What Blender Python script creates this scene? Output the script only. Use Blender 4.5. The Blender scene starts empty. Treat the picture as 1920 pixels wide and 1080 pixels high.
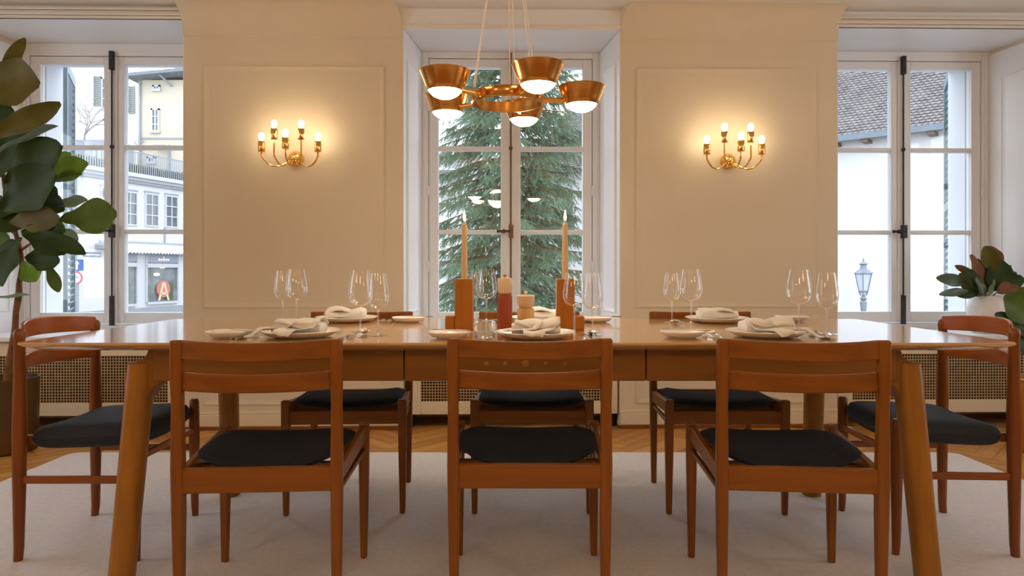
import bpy, math, random
import numpy as np
from mathutils import Vector, Matrix
random.seed(7)
S = bpy.context.scene
COL = S.collection
R = math.radians
# ------------------------------------------------------------------ camera, light, exposure
HC, FPX, HOR = 0.98, 1280.0, 505.0
cd = bpy.data.cameras.new('camera'); cam = bpy.data.objects.new('camera', cd); COL.objects.link(cam)
cam.location = (0, 0, HC); cam.rotation_euler = (R(90), 0, 0)
cd.lens = 24.0; cd.sensor_width = 36.0; cd.shift_y = -35/1920; cd.clip_end = 300; cd.clip_start = .05
S.camera = cam
W = bpy.data.worlds.new('overcast_sky'); S.world = W; W.use_nodes = True
wn = W.node_tree; wn.nodes.clear()
wo = wn.nodes.new('ShaderNodeOutputWorld'); wb = wn.nodes.new('ShaderNodeBackground')
tc = wn.nodes.new('ShaderNodeTexCoord'); sx = wn.nodes.new('ShaderNodeSeparateXYZ'); cr = wn.nodes.new('ShaderNodeValToRGB')
cr.color_ramp.elements[0].position = 0.0; cr.color_ramp.elements[0].color = (.86, .92, 1, 1)
cr.color_ramp.elements[1].position = .6; cr.color_ramp.elements[1].color = (.78, .88, 1, 1)
wn.links.new(tc.outputs['Generated'], sx.inputs[0]); wn.links.new(sx.outputs['Z'], cr.inputs[0])
wn.links.new(cr.outputs[0], wb.inputs[0]); wb.inputs[1].default_value = 3.4
wn.links.new(wb.outputs[0], wo.inputs[0])
S.view_settings.view_transform = 'Standard'; S.view_settings.look = 'None'
S.view_settings.exposure = 0.22; S.view_settings.gamma = 1.0; S.view_settings.use_curve_mapping = False
SCONCE_E, DOME_E, FILL_W = 25.0, 40.0, 25.0
WARM = (1.0, .70, .40)
def rear_fill_light(x, y, power, size=.5):  # unseen warm fill light, added behind the camera for ambient light
    l = bpy.data.lights.new('rear_fill', 'POINT'); l.shadow_soft_size = .14; l.energy = power; l.color = (1, .68, .38)
    o = bpy.data.objects.new('rear_fill', l); o.location = (x, y, 2.05); COL.objects.link(o)
for lx, ly in ((-2.4, -.6), (0, -.9), (2.4, -.6)):
    rear_fill_light(lx, ly, FILL_W)

# ------------------------------------------------------------------ materials
def mat(name, col, rough=.5, metal=0.0, var=.0, nscale=6.0, stretch=(1, 1, 1), bump=0.0, bscale=60.0, emit=None, es=0.0,
        col2=None, coat=0.0, spec=.5, coord='Object', trans=0.0, sub=0.0):
    m = bpy.data.materials.new(name); m.use_nodes = True; nt = m.node_tree; b = nt.nodes['Principled BSDF']
    b.inputs['Roughness'].default_value = rough; b.inputs['Metallic'].default_value = metal
    b.inputs['Specular IOR Level'].default_value = spec
    if coat: b.inputs['Coat Weight'].default_value = coat; b.inputs['Coat Roughness'].default_value = .10
    c = (*col, 1)
    tcn = nt.nodes.new('ShaderNodeTexCoord'); mp = nt.nodes.new('ShaderNodeMapping'); mp.inputs['Scale'].default_value = stretch
    nt.links.new(tcn.outputs[coord], mp.inputs[0])
    nz = nt.nodes.new('ShaderNodeTexNoise'); nz.inputs['Scale'].default_value = nscale; nz.inputs['Detail'].default_value = 6
    nt.links.new(mp.outputs[0], nz.inputs['Vector'])
    rp = nt.nodes.new('ShaderNodeValToRGB')
    c2 = col2 if col2 else tuple(max(0, x*(1-var)) for x in col)
    c1 = tuple(min(1, x*(1+var*.5)) for x in col)
    rp.color_ramp.elements[0].position = .3; rp.color_ramp.elements[0].color = (*c2, 1)
    rp.color_ramp.elements[1].position = .7; rp.color_ramp.elements[1].color = (*c1, 1)
    nt.links.new(nz.outputs['Fac'], rp.inputs[0]); nt.links.new(rp.outputs[0], b.inputs['Base Color'])
    if bump:
        n2 = nt.nodes.new('ShaderNodeTexNoise'); n2.inputs['Scale'].default_value = bscale; n2.inputs['Detail'].default_value = 3
        nt.links.new(mp.outputs[0], n2.inputs['Vector'])
        bp = nt.nodes.new('ShaderNodeBump'); bp.inputs['Strength'].default_value = bump; bp.inputs['Distance'].default_value = .01
        nt.links.new(n2.outputs['Fac'], bp.inputs['Height']); nt.links.new(bp.outputs[0], b.inputs['Normal'])
    if emit: b.inputs['Emission Color'].default_value = (*emit, 1); b.inputs['Emission Strength'].default_value = es
    if trans:
        tr = nt.nodes.new('ShaderNodeBsdfTranslucent'); mx = nt.nodes.new('ShaderNodeMixShader'); mx.inputs[0].default_value = trans
        nt.links.new(rp.outputs[0], tr.inputs[0]); nt.links.new(b.outputs[0], mx.inputs[1]); nt.links.new(tr.outputs[0], mx.inputs[2])
        nt.links.new(mx.outputs[0], nt.nodes['Material Output'].inputs[0])
    return m
def thin_glass(name, edge=1.5, tint=(1, 1, 1), rough=0.0, base=.0):
    m = bpy.data.materials.new(name); m.use_nodes = True; nt = m.node_tree; nt.nodes.clear()
    o = nt.nodes.new('ShaderNodeOutputMaterial'); t = nt.nodes.new('ShaderNodeBsdfTransparent'); g = nt.nodes.new('ShaderNodeBsdfGlossy')
    t.inputs[0].default_value = (*tint, 1); g.inputs['Roughness'].default_value = rough; g.inputs[0].default_value = (1, 1, 1, 1)
    f = nt.nodes.new('ShaderNodeLayerWeight'); f.inputs[0].default_value = .5
    pw = nt.nodes.new('ShaderNodeMath'); pw.operation = 'POWER'; pw.inputs[1].default_value = edge
    nt.links.new(f.outputs['Facing'], pw.inputs[0])
    mx = nt.nodes.new('ShaderNodeMixShader')
    ad = nt.nodes.new('ShaderNodeMath'); ad.operation = 'ADD'; ad.inputs[1].default_value = base; ad.use_clamp = True
    nt.links.new(pw.outputs[0], ad.inputs[0]); nt.links.new(ad.outputs[0], mx.inputs[0])
    nt.links.new(t.outputs[0], mx.inputs[1]); nt.links.new(g.outputs[0], mx.inputs[2]); nt.links.new(mx.outputs[0], o.inputs[0])
    return m
def wood(name, col, dark, axis, rough=.42, coat=.0, f=9.0):
    st = [14, 14, 14]; st['xyz'.index(axis)] = .9
    return mat(name, col, rough, nscale=f/4, stretch=tuple(st), col2=dark, bump=.06, bscale=12, coat=coat, spec=.4)
M = {}
M['wall'] = mat('wall_paint', (.74, .635, .46), .7, var=.03, nscale=1.5, bump=.03, bscale=90)
M['ceiling'] = mat('ceiling_paint', (.82, .76, .67), .8, var=.02, nscale=1)
M['trim'] = mat('white_gloss_paint', (.86, .87, .88), .42, var=.01, nscale=2)
M['cover'] = mat('cream_paint', (.80, .69, .48), .45, var=.03, nscale=2)
M['grille'] = mat('grille_brass', (.56, .39, .19), .45, metal=.25, var=.2, nscale=20)
M['dark'] = mat('dark_gap', (.012, .010, .008), .9)
M['iron'] = mat('window_iron', (.045, .042, .040), .45, metal=.6, var=.3, nscale=30)
M['bronze'] = mat('window_bronze', (.16, .10, .06), .45, metal=.7, var=.3, nscale=30)
M['pane'] = thin_glass('window_glass', 5.0, base=.035)
M['glass'] = thin_glass('wine_glass', 2.6, base=.045)
M['stem'] = thin_glass('wine_glass_stem', 1.2, base=.12)
M['crystal'] = thin_glass('cut_glass', 2.0, base=.12, rough=.05)
M['chairX'] = wood('teak_along_x', (.28, .095, .004), (.19, .053, .002), 'x', .38)
M['chairY'] = wood('teak_along_y', (.28, .095, .004), (.19, .053, .002), 'y', .38)
M['chairZ'] = wood('teak_along_z', (.27, .090, .004), (.18, .051, .002), 'z', .38)
M['beechX'] = wood('red_teak_x', (.42, .115, .018), (.30, .07, .01), 'x', .32)
M['beechZ'] = wood('red_teak_z', (.25, .075, .012), (.17, .045, .007), 'z', .32)
M['beechY'] = wood('red_teak_y', (.29, .085, .014), (.20, .055, .008), 'y', .32)
M['tableX'] = wood('oak_top', (.68, .40, .155), (.60, .335, .12), 'x', .22, coat=1.0)
M['tableA'] = wood('oak_apron', (.27, .112, .012), (.20, .076, .007), 'x', .4)
M['tableZ'] = wood('oak_leg', (.38, .165, .014), (.28, .11, .008), 'z', .38)
M['blockZ'] = wood('holder_wood', (.48, .18, .012), (.37, .125, .008), 'z', .4)
M['inlay'] = wood('inlay_wood', (.46, .20, .035), (.36, .14, .02), 'x')
M['seat'] = mat('navy_wool', (.017, .021, .029), .85, var=.25, nscale=120, bump=.25, bscale=500, spec=.25)
M['seatB'] = mat('navy_wool_worn', (.022, .030, .046), .75, var=.25, nscale=120, bump=.2, bscale=500, spec=.35)
M['rug'] = mat('pale_wool_rug', (.82, .80, .81), .95, var=.06, nscale=40, bump=.5, bscale=300, spec=.1)
M['floor'] = mat('parquet_bed', (.42, .22, .08), .5, var=.3, nscale=3)
M['plank1'] = wood('parquet_oak_a', (.62, .31, .075), (.50, .23, .05), 'x', .34)
M['plank2'] = wood('parquet_oak_b', (.55, .26, .06), (.44, .19, .04), 'x', .34)
M['plank3'] = wood('parquet_oak_c', (.68, .37, .10), (.56, .28, .07), 'x', .34)
M['brass'] = mat('polished_brass', (.86, .52, .17), .16, metal=1, var=.08, nscale=8)
M['brushed'] = mat('brushed_brass', (.66, .34, .09), .20, metal=1, var=.12, nscale=5, stretch=(1, 1, 10))
M['cord'] = mat('cream_cord', (.95, .90, .80), .7)
M['dome'] = mat('opal_glass', (.9, .88, .82), .4, emit=(1, .80, .55), es=DOME_E)
M['bulb'] = mat('lit_bulb', (1, .9, .8), .3, emit=(1, .83, .56), es=SCONCE_E)
M['flame'] = mat('candle_flame', (1, .8, .5), .5, emit=(1, .62, .28), es=9)
M['wick'] = mat('burnt_wick', (.02, .015, .01), .9)
M['wax'] = mat('ivory_wax', (.80, .60, .34), .5, var=.04, trans=.15)
M['china'] = mat('white_china', (.88, .86, .82), .22, var=.02, spec=.5)
M['linen'] = mat('cream_linen', (.90, .86, .80), .85, var=.04, nscale=60, bump=.15, bscale=300, trans=.1)
M['steel'] = mat('steel_cutlery', (.75, .72, .68), .16, metal=1)
M['red'] = mat('red_lacquer_wood', (.33, .055, .012), .3, var=.15, stretch=(8, 8, 1), coat=.3)
M['cream'] = mat('cream_lacquer', (.76, .60, .40), .35, var=.04)
M['tan'] = mat('tan_lacquer', (.68, .45, .17), .35, var=.08, stretch=(8, 8, 1))
M['potdark'] = mat('bronze_pot', (.12, .065, .022), .36, metal=.55, var=.2, nscale=4)
M['potgold'] = mat('ochre_pot', (.55, .24, .03), .30, metal=.35, var=.1, nscale=4)
M['soil'] = mat('soil', (.05, .03, .02), .95, var=.4, nscale=60, bump=.6)
M['bark'] = mat('bark', (.20, .085, .03), .8, var=.4, nscale=20, bump=.5, bscale=60)
M['leafd'] = mat('leaf_dark', (.034, .066, .012), .52, var=.35, nscale=9, trans=.12, bump=.12, bscale=16, spec=.22)
M['leafm'] = mat('leaf_mid', (.10, .15, .03), .52, var=.3, nscale=9, trans=.3, bump=.12, bscale=16, spec=.22)
M['leafb'] = mat('leaf_bright', (.17, .28, .03), .4, var=.3, nscale=8, trans=.45, bump=.1, bscale=16)
M['leafo'] = mat('leaf_olive', (.13, .11, .02), .52, var=.3, nscale=9, trans=.2, bump=.12, bscale=16, spec=.22)
M['leafp'] = mat('leaf_pale', (.22, .30, .17), .42, var=.25, nscale=9, trans=.3, bump=.1, bscale=16)
M['leafbr'] = mat('leaf_brown_felt', (.20, .085, .03), .7, var=.3, nscale=12, trans=.15)
M['leafg'] = mat('leaf_grey_green', (.10, .15, .10), .30, var=.3, nscale=12, trans=.15)
M['vase'] = mat('white_glazed_vase', (.78, .75, .71), .3, var=.04, nscale=5)
# outdoors
M['whitewall'] = mat('white_render', (.55, .555, .565), .9, var=.03, nscale=.5)
M['revealwhite'] = mat('outer_reveal_paint', (.74, .78, .84), .8, var=.02, nscale=1)
M['creamwall'] = mat('cream_render', (.55, .54, .50), .9, var=.03, nscale=.5)
M['yellowwall'] = mat('yellow_render', (.53, .475, .37), .9, var=.05, nscale=.5)
M['greyslate'] = mat('grey_roof', (0.197, 0.215, 0.220), .8, var=.35, nscale=3, stretch=(1, 1, 5))
M['tile'] = mat('weathered_tile', (0.232, 0.215, 0.209), .8, col2=(0.128, 0.116, 0.122), nscale=3.2, bump=.2)
M['gutter'] = mat('blue_grey_metal', (0.128, 0.162, 0.197), .5, var=.1)
M['shutter'] = mat('blue_grey_shutter', (0.128, 0.191, 0.232), .5, var=.15)
M['shutterg'] = mat('sage_shutter', (0.209, 0.244, 0.232), .7, var=.1)
M['stonegrey'] = mat('grey_plinth', (0.278, 0.302, 0.331), .9, var=.1, nscale=2)
M['outframe'] = mat('white_outer_frame', (0.464, 0.476, 0.499), .6)
M['outglass'] = mat('dark_reflecting_glass', (.10, .13, .15), .12, var=.4, nscale=1.2, spec=.9)
M['shopglass'] = mat('shop_interior', (.16, .19, .19), .25, var=.6, nscale=1.6, spec=.7)
M['fascia'] = mat('grey_fascia', (.26, .28, .32), .6)
M['hedge'] = mat('hedge_leaves', (0.093, 0.116, 0.070), .9, var=.5, nscale=9)
M['spruce'] = mat('spruce_needles', (.21, .31, .19), .75, col2=(.10, .175, .12), nscale=2.5, trans=.35)
M['twig'] = mat('bare_twig', (.20, .18, .19), .9)
M['asphalt'] = mat('street', (0.174, 0.174, 0.180), .9, var=.2, nscale=3)
M['signblue'] = mat('sign_blue', (.02, .085, .28), .4)
M['namesign'] = mat('street_plate_blue', (.03, .045, .16), .4)
M['signred'] = mat('sign_red', (.42, .10, .11), .4)
M['signwhite'] = mat('sign_white', (.85, .86, .90), .4)
M['warmlamp'] = mat('lit_shop_lamp', (1, .9, .7), .5, emit=(1, .8, .5), es=1.6)
M['lampmetal'] = mat('lamp_grey_metal', (.16, .19, .23), .5, var=.2)
M['frosted'] = mat('lantern_glass', (.62, .68, .76), .35, trans=.4)
M['shopred'] = mat('faded_red', (.50, .16, .12), .6)
M['shopwood'] = mat('pale_wood', (.60, .50, .32), .6)

# ------------------------------------------------------------------ mesh helpers
class MB:
    def __init__(s): s.v = []; s.f = []
    def add(s, vs, fs, T=None):
        n = len(s.v)
        if T is not None: vs = [tuple(T @ Vector(v)) for v in vs]
        s.v += [tuple(v) for v in vs]; s.f += [tuple(i+n for i in f) for f in fs]; return s
    def box(s, x0, x1, y0, y1, z0, z1, T=None):
        return s.add([(x0,y0,z0),(x1,y0,z0),(x1,y1,z0),(x0,y1,z0),(x0,y0,z1),(x1,y0,z1),(x1,y1,z1),(x0,y1,z1)],
            [(0,3,2,1),(4,5,6,7),(0,1,5,4),(1,2,6,5),(2,3,7,6),(3,0,4,7)], T)
    def loft(s, rings, cap=True, closed=True, T=None):
        n = len(rings[0]); vs = [p for r in rings for p in r]; fs = []
        m = n if closed else n-1
        for i in range(len(rings)-1):
            for j in range(m):
                a, b = i*n+j, i*n+(j+1) % n
                fs.append((a, b, b+n, a+n))
        if cap: fs.append(tuple(range(n-1, -1, -1))); k = (len(rings)-1)*n; fs.append(tuple(range(k, k+n)))
        return s.add(vs, fs, T)
    def lathe(s, prof, c=(0, 0, 0), n=24, cap=True, T=None):
        rings = [[(c[0]+r*math.cos(2*math.pi*j/n), c[1]+r*math.sin(2*math.pi*j/n), c[2]+z) for j in range(n)] for r, z in prof]
        return s.loft(rings, cap, True, T)
    def tube(s, pts, rad, n=8, cap=True, T=None):
        pts = [Vector(p) for p in pts]
        if not hasattr(rad, '__len__'): rad = [rad]*len(pts)
        rings = []; up = None
        for i, p in enumerate(pts):
            d = (pts[min(i+1, len(pts)-1)]-pts[max(i-1, 0)]).normalized()
            if up is None: up = Vector((0, 0, 1)) if abs(d.z) < .9 else Vector((1, 0, 0))
            a = d.cross(up).normalized(); b = a.cross(d).normalized(); up = b
            r = rad[i]
            rings.append([tuple(p + a*r*math.cos(-2*math.pi*j/n) + b*r*math.sin(-2*math.pi*j/n)) for j in range(n)])
        return s.loft(rings, cap, True, T)
    def prism(s, poly, a, h0, h1, T=None):          # poly in the two other axes, extruded along axis a
        def P(u, v, h): return {'x': (h, u, v), 'y': (u, h, v), 'z': (u, v, h)}[a]
        n = len(poly); vs = [P(u, v, h0) for u, v in poly]+[P(u, v, h1) for u, v in poly]
        fs = [tuple(range(n-1, -1, -1)), tuple(range(n, 2*n))]+[(i, (i+1) % n, n+(i+1) % n, n+i) for i in range(n)]
        return s.add(vs, fs, T)
    def grid(s, fn, nu, nv, T=None):
        vs = [fn(i/nu, j/nv) for i in range(nu+1) for j in range(nv+1)]; w = nv+1
        fs = [(i*w+j, i*w+j+1, (i+1)*w+j+1, (i+1)*w+j) for i in range(nu) for j in range(nv)]
        return s.add(vs, fs, T)
def mesh_of(mb, name, m, smooth=True, ang=40):
    me = bpy.data.meshes.new(name); me.from_pydata(mb.v, [], mb.f); me.update()
    if m is not None: me.materials.append(m)
    if smooth:
        me.polygons.foreach_set('use_smooth', [True]*len(me.polygons)); me.set_sharp_from_angle(angle=R(ang))
    return me
def obj(name, mb, m, parent=None, bevel=0, solid=0, loc=None, rot=None, seg=2, **k):
    me = mb if isinstance(mb, bpy.types.Mesh) else mesh_of(mb, name, m, **k)
    o = bpy.data.objects.new(name, me); COL.objects.link(o)
    if parent: o.parent = parent
    if loc: o.location = loc
    if rot: o.rotation_euler = rot
    if solid: md = o.modifiers.new('solid', 'SOLIDIFY'); md.thickness = solid; md.offset = 0
    if bevel:
        md = o.modifiers.new('bevel', 'BEVEL'); md.width = bevel; md.segments = seg; md.limit_method = 'ANGLE'; md.angle_limit = R(50)
    return o
def tag(o, label=None, cat=None, group=None, kind=None):
    if label: o['label'] = label
    if cat: o['category'] = cat
    if group: o['group'] = group
    if kind: o['kind'] = kind
    return o
def thing(name, label, cat, loc=(0, 0, 0), rz=0, group=None, kind=None):
    o = bpy.data.objects.new(name, None); o.empty_display_size = .1; COL.objects.link(o)
    o.location = loc; o.rotation_euler = (0, 0, rz); return tag(o, label, cat, group, kind)
KIDS = {}
def dup(root, loc, rz, label, group=None):
    def cp(o, p):
        c = o.copy(); COL.objects.link(c)
        if p: c.parent = p
        for ch in [x for x in o.children]: cp(ch, c)
        return c
    r = cp(root, None); r.location = loc; r.rotation_euler = (0, 0, rz); r['label'] = label
    if group: r['group'] = group
    return r
def rrect(x0, x1, y0, y1, r, n=5):
    out = []
    for cx, cy, a in ((x1-r, y1-r, 0), (x0+r, y1-r, 90), (x0+r, y0+r, 180), (x1-r, y0+r, 270)):
        for i in range(n+1):
            t = R(a+90*i/n); out.append((cx+r*math.cos(t), cy+r*math.sin(t)))
    return out
def PX(px, py, d): return ((px-960)*d/FPX, d, HC+(HOR-py)*d/FPX)      # a point read off the picture at a chosen depth

# ------------------------------------------------------------------ the room (wall a touch oblique to the table)
YW, YG = 4.25, 4.72                      # wall face, window plane
ZC = 2.60
RM = Matrix.Translation((0, YW, 0)) @ Matrix.Rotation(R(1.15), 4, 'Z') @ Matrix.Translation((0, -YW, 0))
ROOM = []
def room(o): ROOM.append(o); return o
WX = (-2.70, 0.0, 2.72)                  # window centres
HB = .675                                # half bay width at the wall face
HBB = .615                               # at the window
XL, XR, YB = -4.4, 4.4, -2.6
YO = 5.0                                 # outer face of the wall
def struct(name, mb, m, parent=None, **k):
    o = obj(name, mb, m, parent, **k)
    if parent is None: o['kind'] = 'structure'; room(o)
    return o
struct('ceiling', MB().box(XL-.2, XR+.2, YB-.2, YO, ZC, ZC+.15), M['ceiling'])
fl = struct('floor', MB().box(XL-.2, XR+.2, YB-.2, YO, -.15, -.0105), M['floor'])
# side walls, each with an invented window out of view, added for extra daylight
for nm, x0, x1, wi, wy in (('left', XL-.2, XL, 4, (1.3, 3.1)), ('right', XR, XR+.2, 5, (1.3, 3.1))):
    m = MB().box(x0, x1, YB, wy[0], -.01, ZC).box(x0, x1, wy[1], YO, -.01, ZC).box(x0, x1, wy[0], wy[1], -.01, .62).box(x0, x1, wy[0], wy[1], 2.42, ZC)
    struct('wall_'+nm, m, M['wall'])
    f = MB(); xm = (x0+x1)/2
    for a, b in ((wy[0], wy[0]+.07), (wy[1]-.07, wy[1]), ((wy[0]+wy[1])/2-.06, (wy[0]+wy[1])/2+.06)): f.box(xm-.03, xm+.03, a, b, .62, 2.42)
    for z_ in (.62, 1.2, 1.8, 2.36): f.box(xm-.029, xm+.029, wy[0], wy[1], z_, z_+.05)
    struct('window_%d' % wi, f, M['trim'])  # frame in the added daylight opening
struct('wall_rear', MB().box(XL-.2, XR+.2, YB-.2, YB, -.01, ZC), M['wall'])
# back wall: piers with splayed reveals, spandrels under windows, lintels over them
wb_ = thing('wall_back', None, None, kind='structure'); room(wb_)
edges = [XL] + [e for c in WX for e in (c-HB, c+HB)] + [XR]
bedge = [XL] + [e for c in WX for e in (c-HBB, c+HBB)] + [XR]
SOF = (2.515, 2.474, 2.495)
for i in range(0, 8, 2):
    a, b, a2, b2 = edges[i], edges[i+1], bedge[i], bedge[i+1]
    m = MB()
    m.prism([(a, YW), (b, YW), (b2, YG+.05), (b2, YG+.082), (b2+(.09 if i < 6 else 0), YG+.085), (b2+(.078 if i < 6 else 0), YO), (a2-(.078 if i > 0 else 0), YO), (a2-(.09 if i > 0 else 0), YG+.085), (a2, YG+.082), (a2, YG+.05)][::1], 'z', 0, ZC)
    obj('pier', m, M['wall'], wb_)
for k, c in enumerate(WX):
    m = MB().box(c-HB, c+HB, YW, YG+.02, SOF[k], ZC).box(c-HB-.05, c+HB+.05, YG+.02, YO, 2.44, ZC)
    obj('lintel', m, M['trim'], wb_)
    for sg in (-1, 1):
        p_ = [(c+sg*(HBB-.094), YG+.084), (c+sg*(HBB-.082), YO+.003), (c+sg*(HBB-.02), YO+.003), (c+sg*(HBB-.02), YG+.084)]
        obj('outer_reveal', MB().prism(p_ if sg > 0 else p_[::-1], 'z', .54, 2.44), M['revealwhite'], wb_)
    obj('spandrel', MB().box(c-HBB-.09, c+HBB+.09, YG-.12, YO, -.01, .54), M['wall'], wb_)
# cove cornice along each pier
def cove(x0, x1, m0, m1):
    mb = MB(); rings = []
    prof = [(0, 2.40)]+[(.15*(1-math.cos(t)), 2.42+.18*math.sin(t)) for t in [R(90)*i/8 for i in range(9)]]
    prof = [(0, 2.415), (.008, 2.42), (.008, 2.425)]+[(.008+.13*(1-math.cos(R(90)*i/8)), 2.425+.175*math.sin(R(90)*i/8)) for i in range(1, 9)]+[(0, 2.6)]
    for xs, mm in ((x0, m0), (x1, m1)):
        rings.append([(xs+mm*p, YW-p, z) for p, z in prof])
    return mb.loft([rings[0][::-1], rings[1][::-1]])
mi = [(0, .10), (-.10, -.35), (.35, .10), (-.10, 0)]
for i in range(4):
    mm = {0: (0, .12), 1: (-.12, -.40), 2: (.40, .12), 3: (-.12, 0)}[i]
    struct('trim_%d' % (i+1), cove(edges[2*i], edges[2*i+1], mm[0], mm[1]), M['wall'])
# fluted strip over the side bays, plain one over the middle bay
for k, c in enumerate(WX):
    t = MB()
    if k != 1:
        for q in range(4): t.box(c-HB-.02, c+HB+.02, YW-.030-.012*(q % 2)+.002*q, YW+.002, SOF[k]+.002+q*.016, SOF[k]+.002+(q+1)*.016-.002)
        t.box(c-HB, c+HB, YW-.016, YW+.002, SOF[k]+.002, SOF[k]+.066)
    else: t.box(c-HB-.03, c+HB+.03, YW-.012, YW+.002, 2.475, 2.50)
    struct('trim_%d' % (k+5), t, M['ceiling'], bevel=.003)
# pier panelling (moulded frames) and base boards
def frame_mb(x0, x1, z0, z1, y, w=.045, t=.018, T=None):
    m = MB()
    prof = [(0, 0), (0, t*.6), (w*.25, t), (w*.45, t*.5), (w*.8, t*.35), (w, 0)]
    ring = []
    for (x, z, sx_, sz_) in ((x0, z0, 1, 1), (x1, z0, -1, 1), (x1, z1, -1, -1), (x0, z1, 1, -1)):
        ring.append([(x+sx_*a, y-b, z+sz_*a) for a, b in prof])
    ring.append(ring[0])
    return m.loft(ring, cap=False, closed=False, T=T)
panels = [(XL+.1, WX[0]-HB-.12), (WX[0]+HB+.12, -HB-.115), (HB+.10, WX[2]-HB-.13), (WX[2]+HB+.12, XR-.1)]
n = 8
for i, (a, b) in enumerate(panels):
    for z0, z1 in ((.74, 2.24), (.14, .60)):
        struct('trim_%d' % n, frame_mb(a, b, z0, z1, YW, .035, .007), M['wall']); n += 1
for i in range(4):
    a, b = edges[2*i], edges[2*i+1]
    bb = MB().box(a, b, YW-.022, YW+.001, .012, .085).box(a, b, YW-.014, YW+.001, .085, .105)
    struct('baseboard_%d' % (i+1), bb, M['cover'], bevel=.004)
    struct('baseboard_%d' % (i+5), MB().box(a, b, YW-.03, YW+.001, -.0105, .012), M['beechY'], bevel=.002)
# reveal panelling on the splayed jambs
for k, c in enumerate(WX):
    for sgn in (-1, 1):
        if (k, sgn) in ((0, 1), (2, -1)): pass
        A = Vector((c+sgn*HB, YW, 0)); B = Vector((c+sgn*HBB, YG-.03, 0)); L = (B-A).length
        ux = (B-A).normalized(); T = Matrix(((ux.x, -ux.y, 0, A.x), (ux.y, ux.x, 0, A.y), (0, 0, 1, 0), (0, 0, 0, 1)))
        f = MB()
        if sgn == -1:                                       # interior is on the -y side of the local frame
            f = frame_mb(.07, L-.10, .70, 2.30, 0, .035, .014, T)
            f.box(.0, L, -.003, .004, .56, 2.47, T)
        else:
            T2 = T @ Matrix.Scale(-1, 4, (0, 1, 0))
            f = frame_mb(.07, L-.10, .70, 2.30, 0, .035, .014, T2); f.box(.0, L, -.003, .004, .56, 2.47, T2)
        struct('trim_%d' % (n), f, M['trim']); n += 1
# ------------------------------------------------------------------ windows
casement_meshes = {}
def window(k):
    c = WX[k]; w = thing('window_%d' % (k+1), None, None, (c, YG, 0), kind='structure'); room(w)
    fr = MB()
    SF = SOF[k]
    fr.box(-.66, -.565, -.03, .08, .56, SF).box(.565, .66, -.03, .08, .56, SF)
    fr.box(-.565, .565, -.03, .08, 2.43, SF).box(-.565, .565, -.03, .08, .56, .605)
    fr.box(-.60, -.585, -.038, -.03, .56, 2.47).box(.585, .60, -.038, -.03, .56, 2.47)
    obj('window_frame', fr, M['trim'], w, bevel=.004)
    gz = [(.685, 1.222), (1.252, 1.797), (1.827, 2.375)]
    for sgn in (-1, 1):
        gx0, gx1 = (-.497, -.068) if sgn < 0 else (.068, .497)
        cs = MB(); y0, y1 = -.02, .035
        ox, ix = (-.562, -.003) if sgn < 0 else (.562, .003)
        a, b = sorted((ox, gx0 if sgn < 0 else gx1)); cs.box(a, b, y0, y1, .61, 2.427)
        a, b = sorted((ix, gx1 if sgn < 0 else gx0)); cs.box(a, b, y0, y1, .61, 2.427)
        cs.box(gx0, gx1, y0, y1, .61, .685).box(gx0, gx1, y0, y1, 2.375, 2.427)
        co = obj('casement', cs, M['trim'], w, bevel=.004)
        for z0, z1 in ((1.222, 1.252), (1.797, 1.827)):
            obj('muntin', MB().box(gx0, gx1, -.012, .03, z0, z1).box(gx0, gx1, -.018, -.010, z0+.008, z1-.008), M['trim'], co, bevel=.003)
        for z0, z1 in gz:
            obj('pane', MB().box(gx0, gx1, .004, .009, z0, z1), M['pane'], co, smooth=False)
        # hinges
        hx = ox + (-.004 if sgn < 0 else .004)
        for hz in (1.0, 1.52, 2.1):
            obj('hinge', MB().lathe([(.006, -.035), (.009, -.03), (.009, .03), (.006, .035)], (hx, -.03, hz), 8), M['trim'], co)
    met = M['iron'] if k != 1 else M['bronze']
    ast = MB().box(-.026, .026, -.034, -.02, .61, 2.427)
    obj('astragal', ast, M['trim'], w, bevel=.006)
    b = MB().tube([(0, -.046, .62), (0, -.046, 2.45)], .0055, 8)
    if k != 1: b.box(-.013, .013, -.062, -.032, 2.33, 2.455).box(-.011, .011, -.060, -.032, .60, .80)
    else: b.box(-.006, .006, -.058, -.032, 2.33, 2.46).box(-.006, .006, -.058, -.032, .60, .70)
    for hz in (1.81,): b.lathe([(.004, -.014), (.013, -.008), (.013, .008), (.004, .014)], (0, -.046, hz), 10)
    rod = obj('bolt_rod', b, met, w, bevel=.001)
    h = MB().box(-.013, .017, -.068, -.032, 1.195, 1.285)
    h.tube([(0, -.08, 1.24), (-.03, -.085, 1.24), (-.05, -.085, 1.238), (-.07, -.082, 1.24), (-.095, -.08, 1.24)], [.008, .007, .015, .008, .012], 8)
    obj('handle', h, met, w, bevel=.002)
for k in range(3): window(k)
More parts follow.
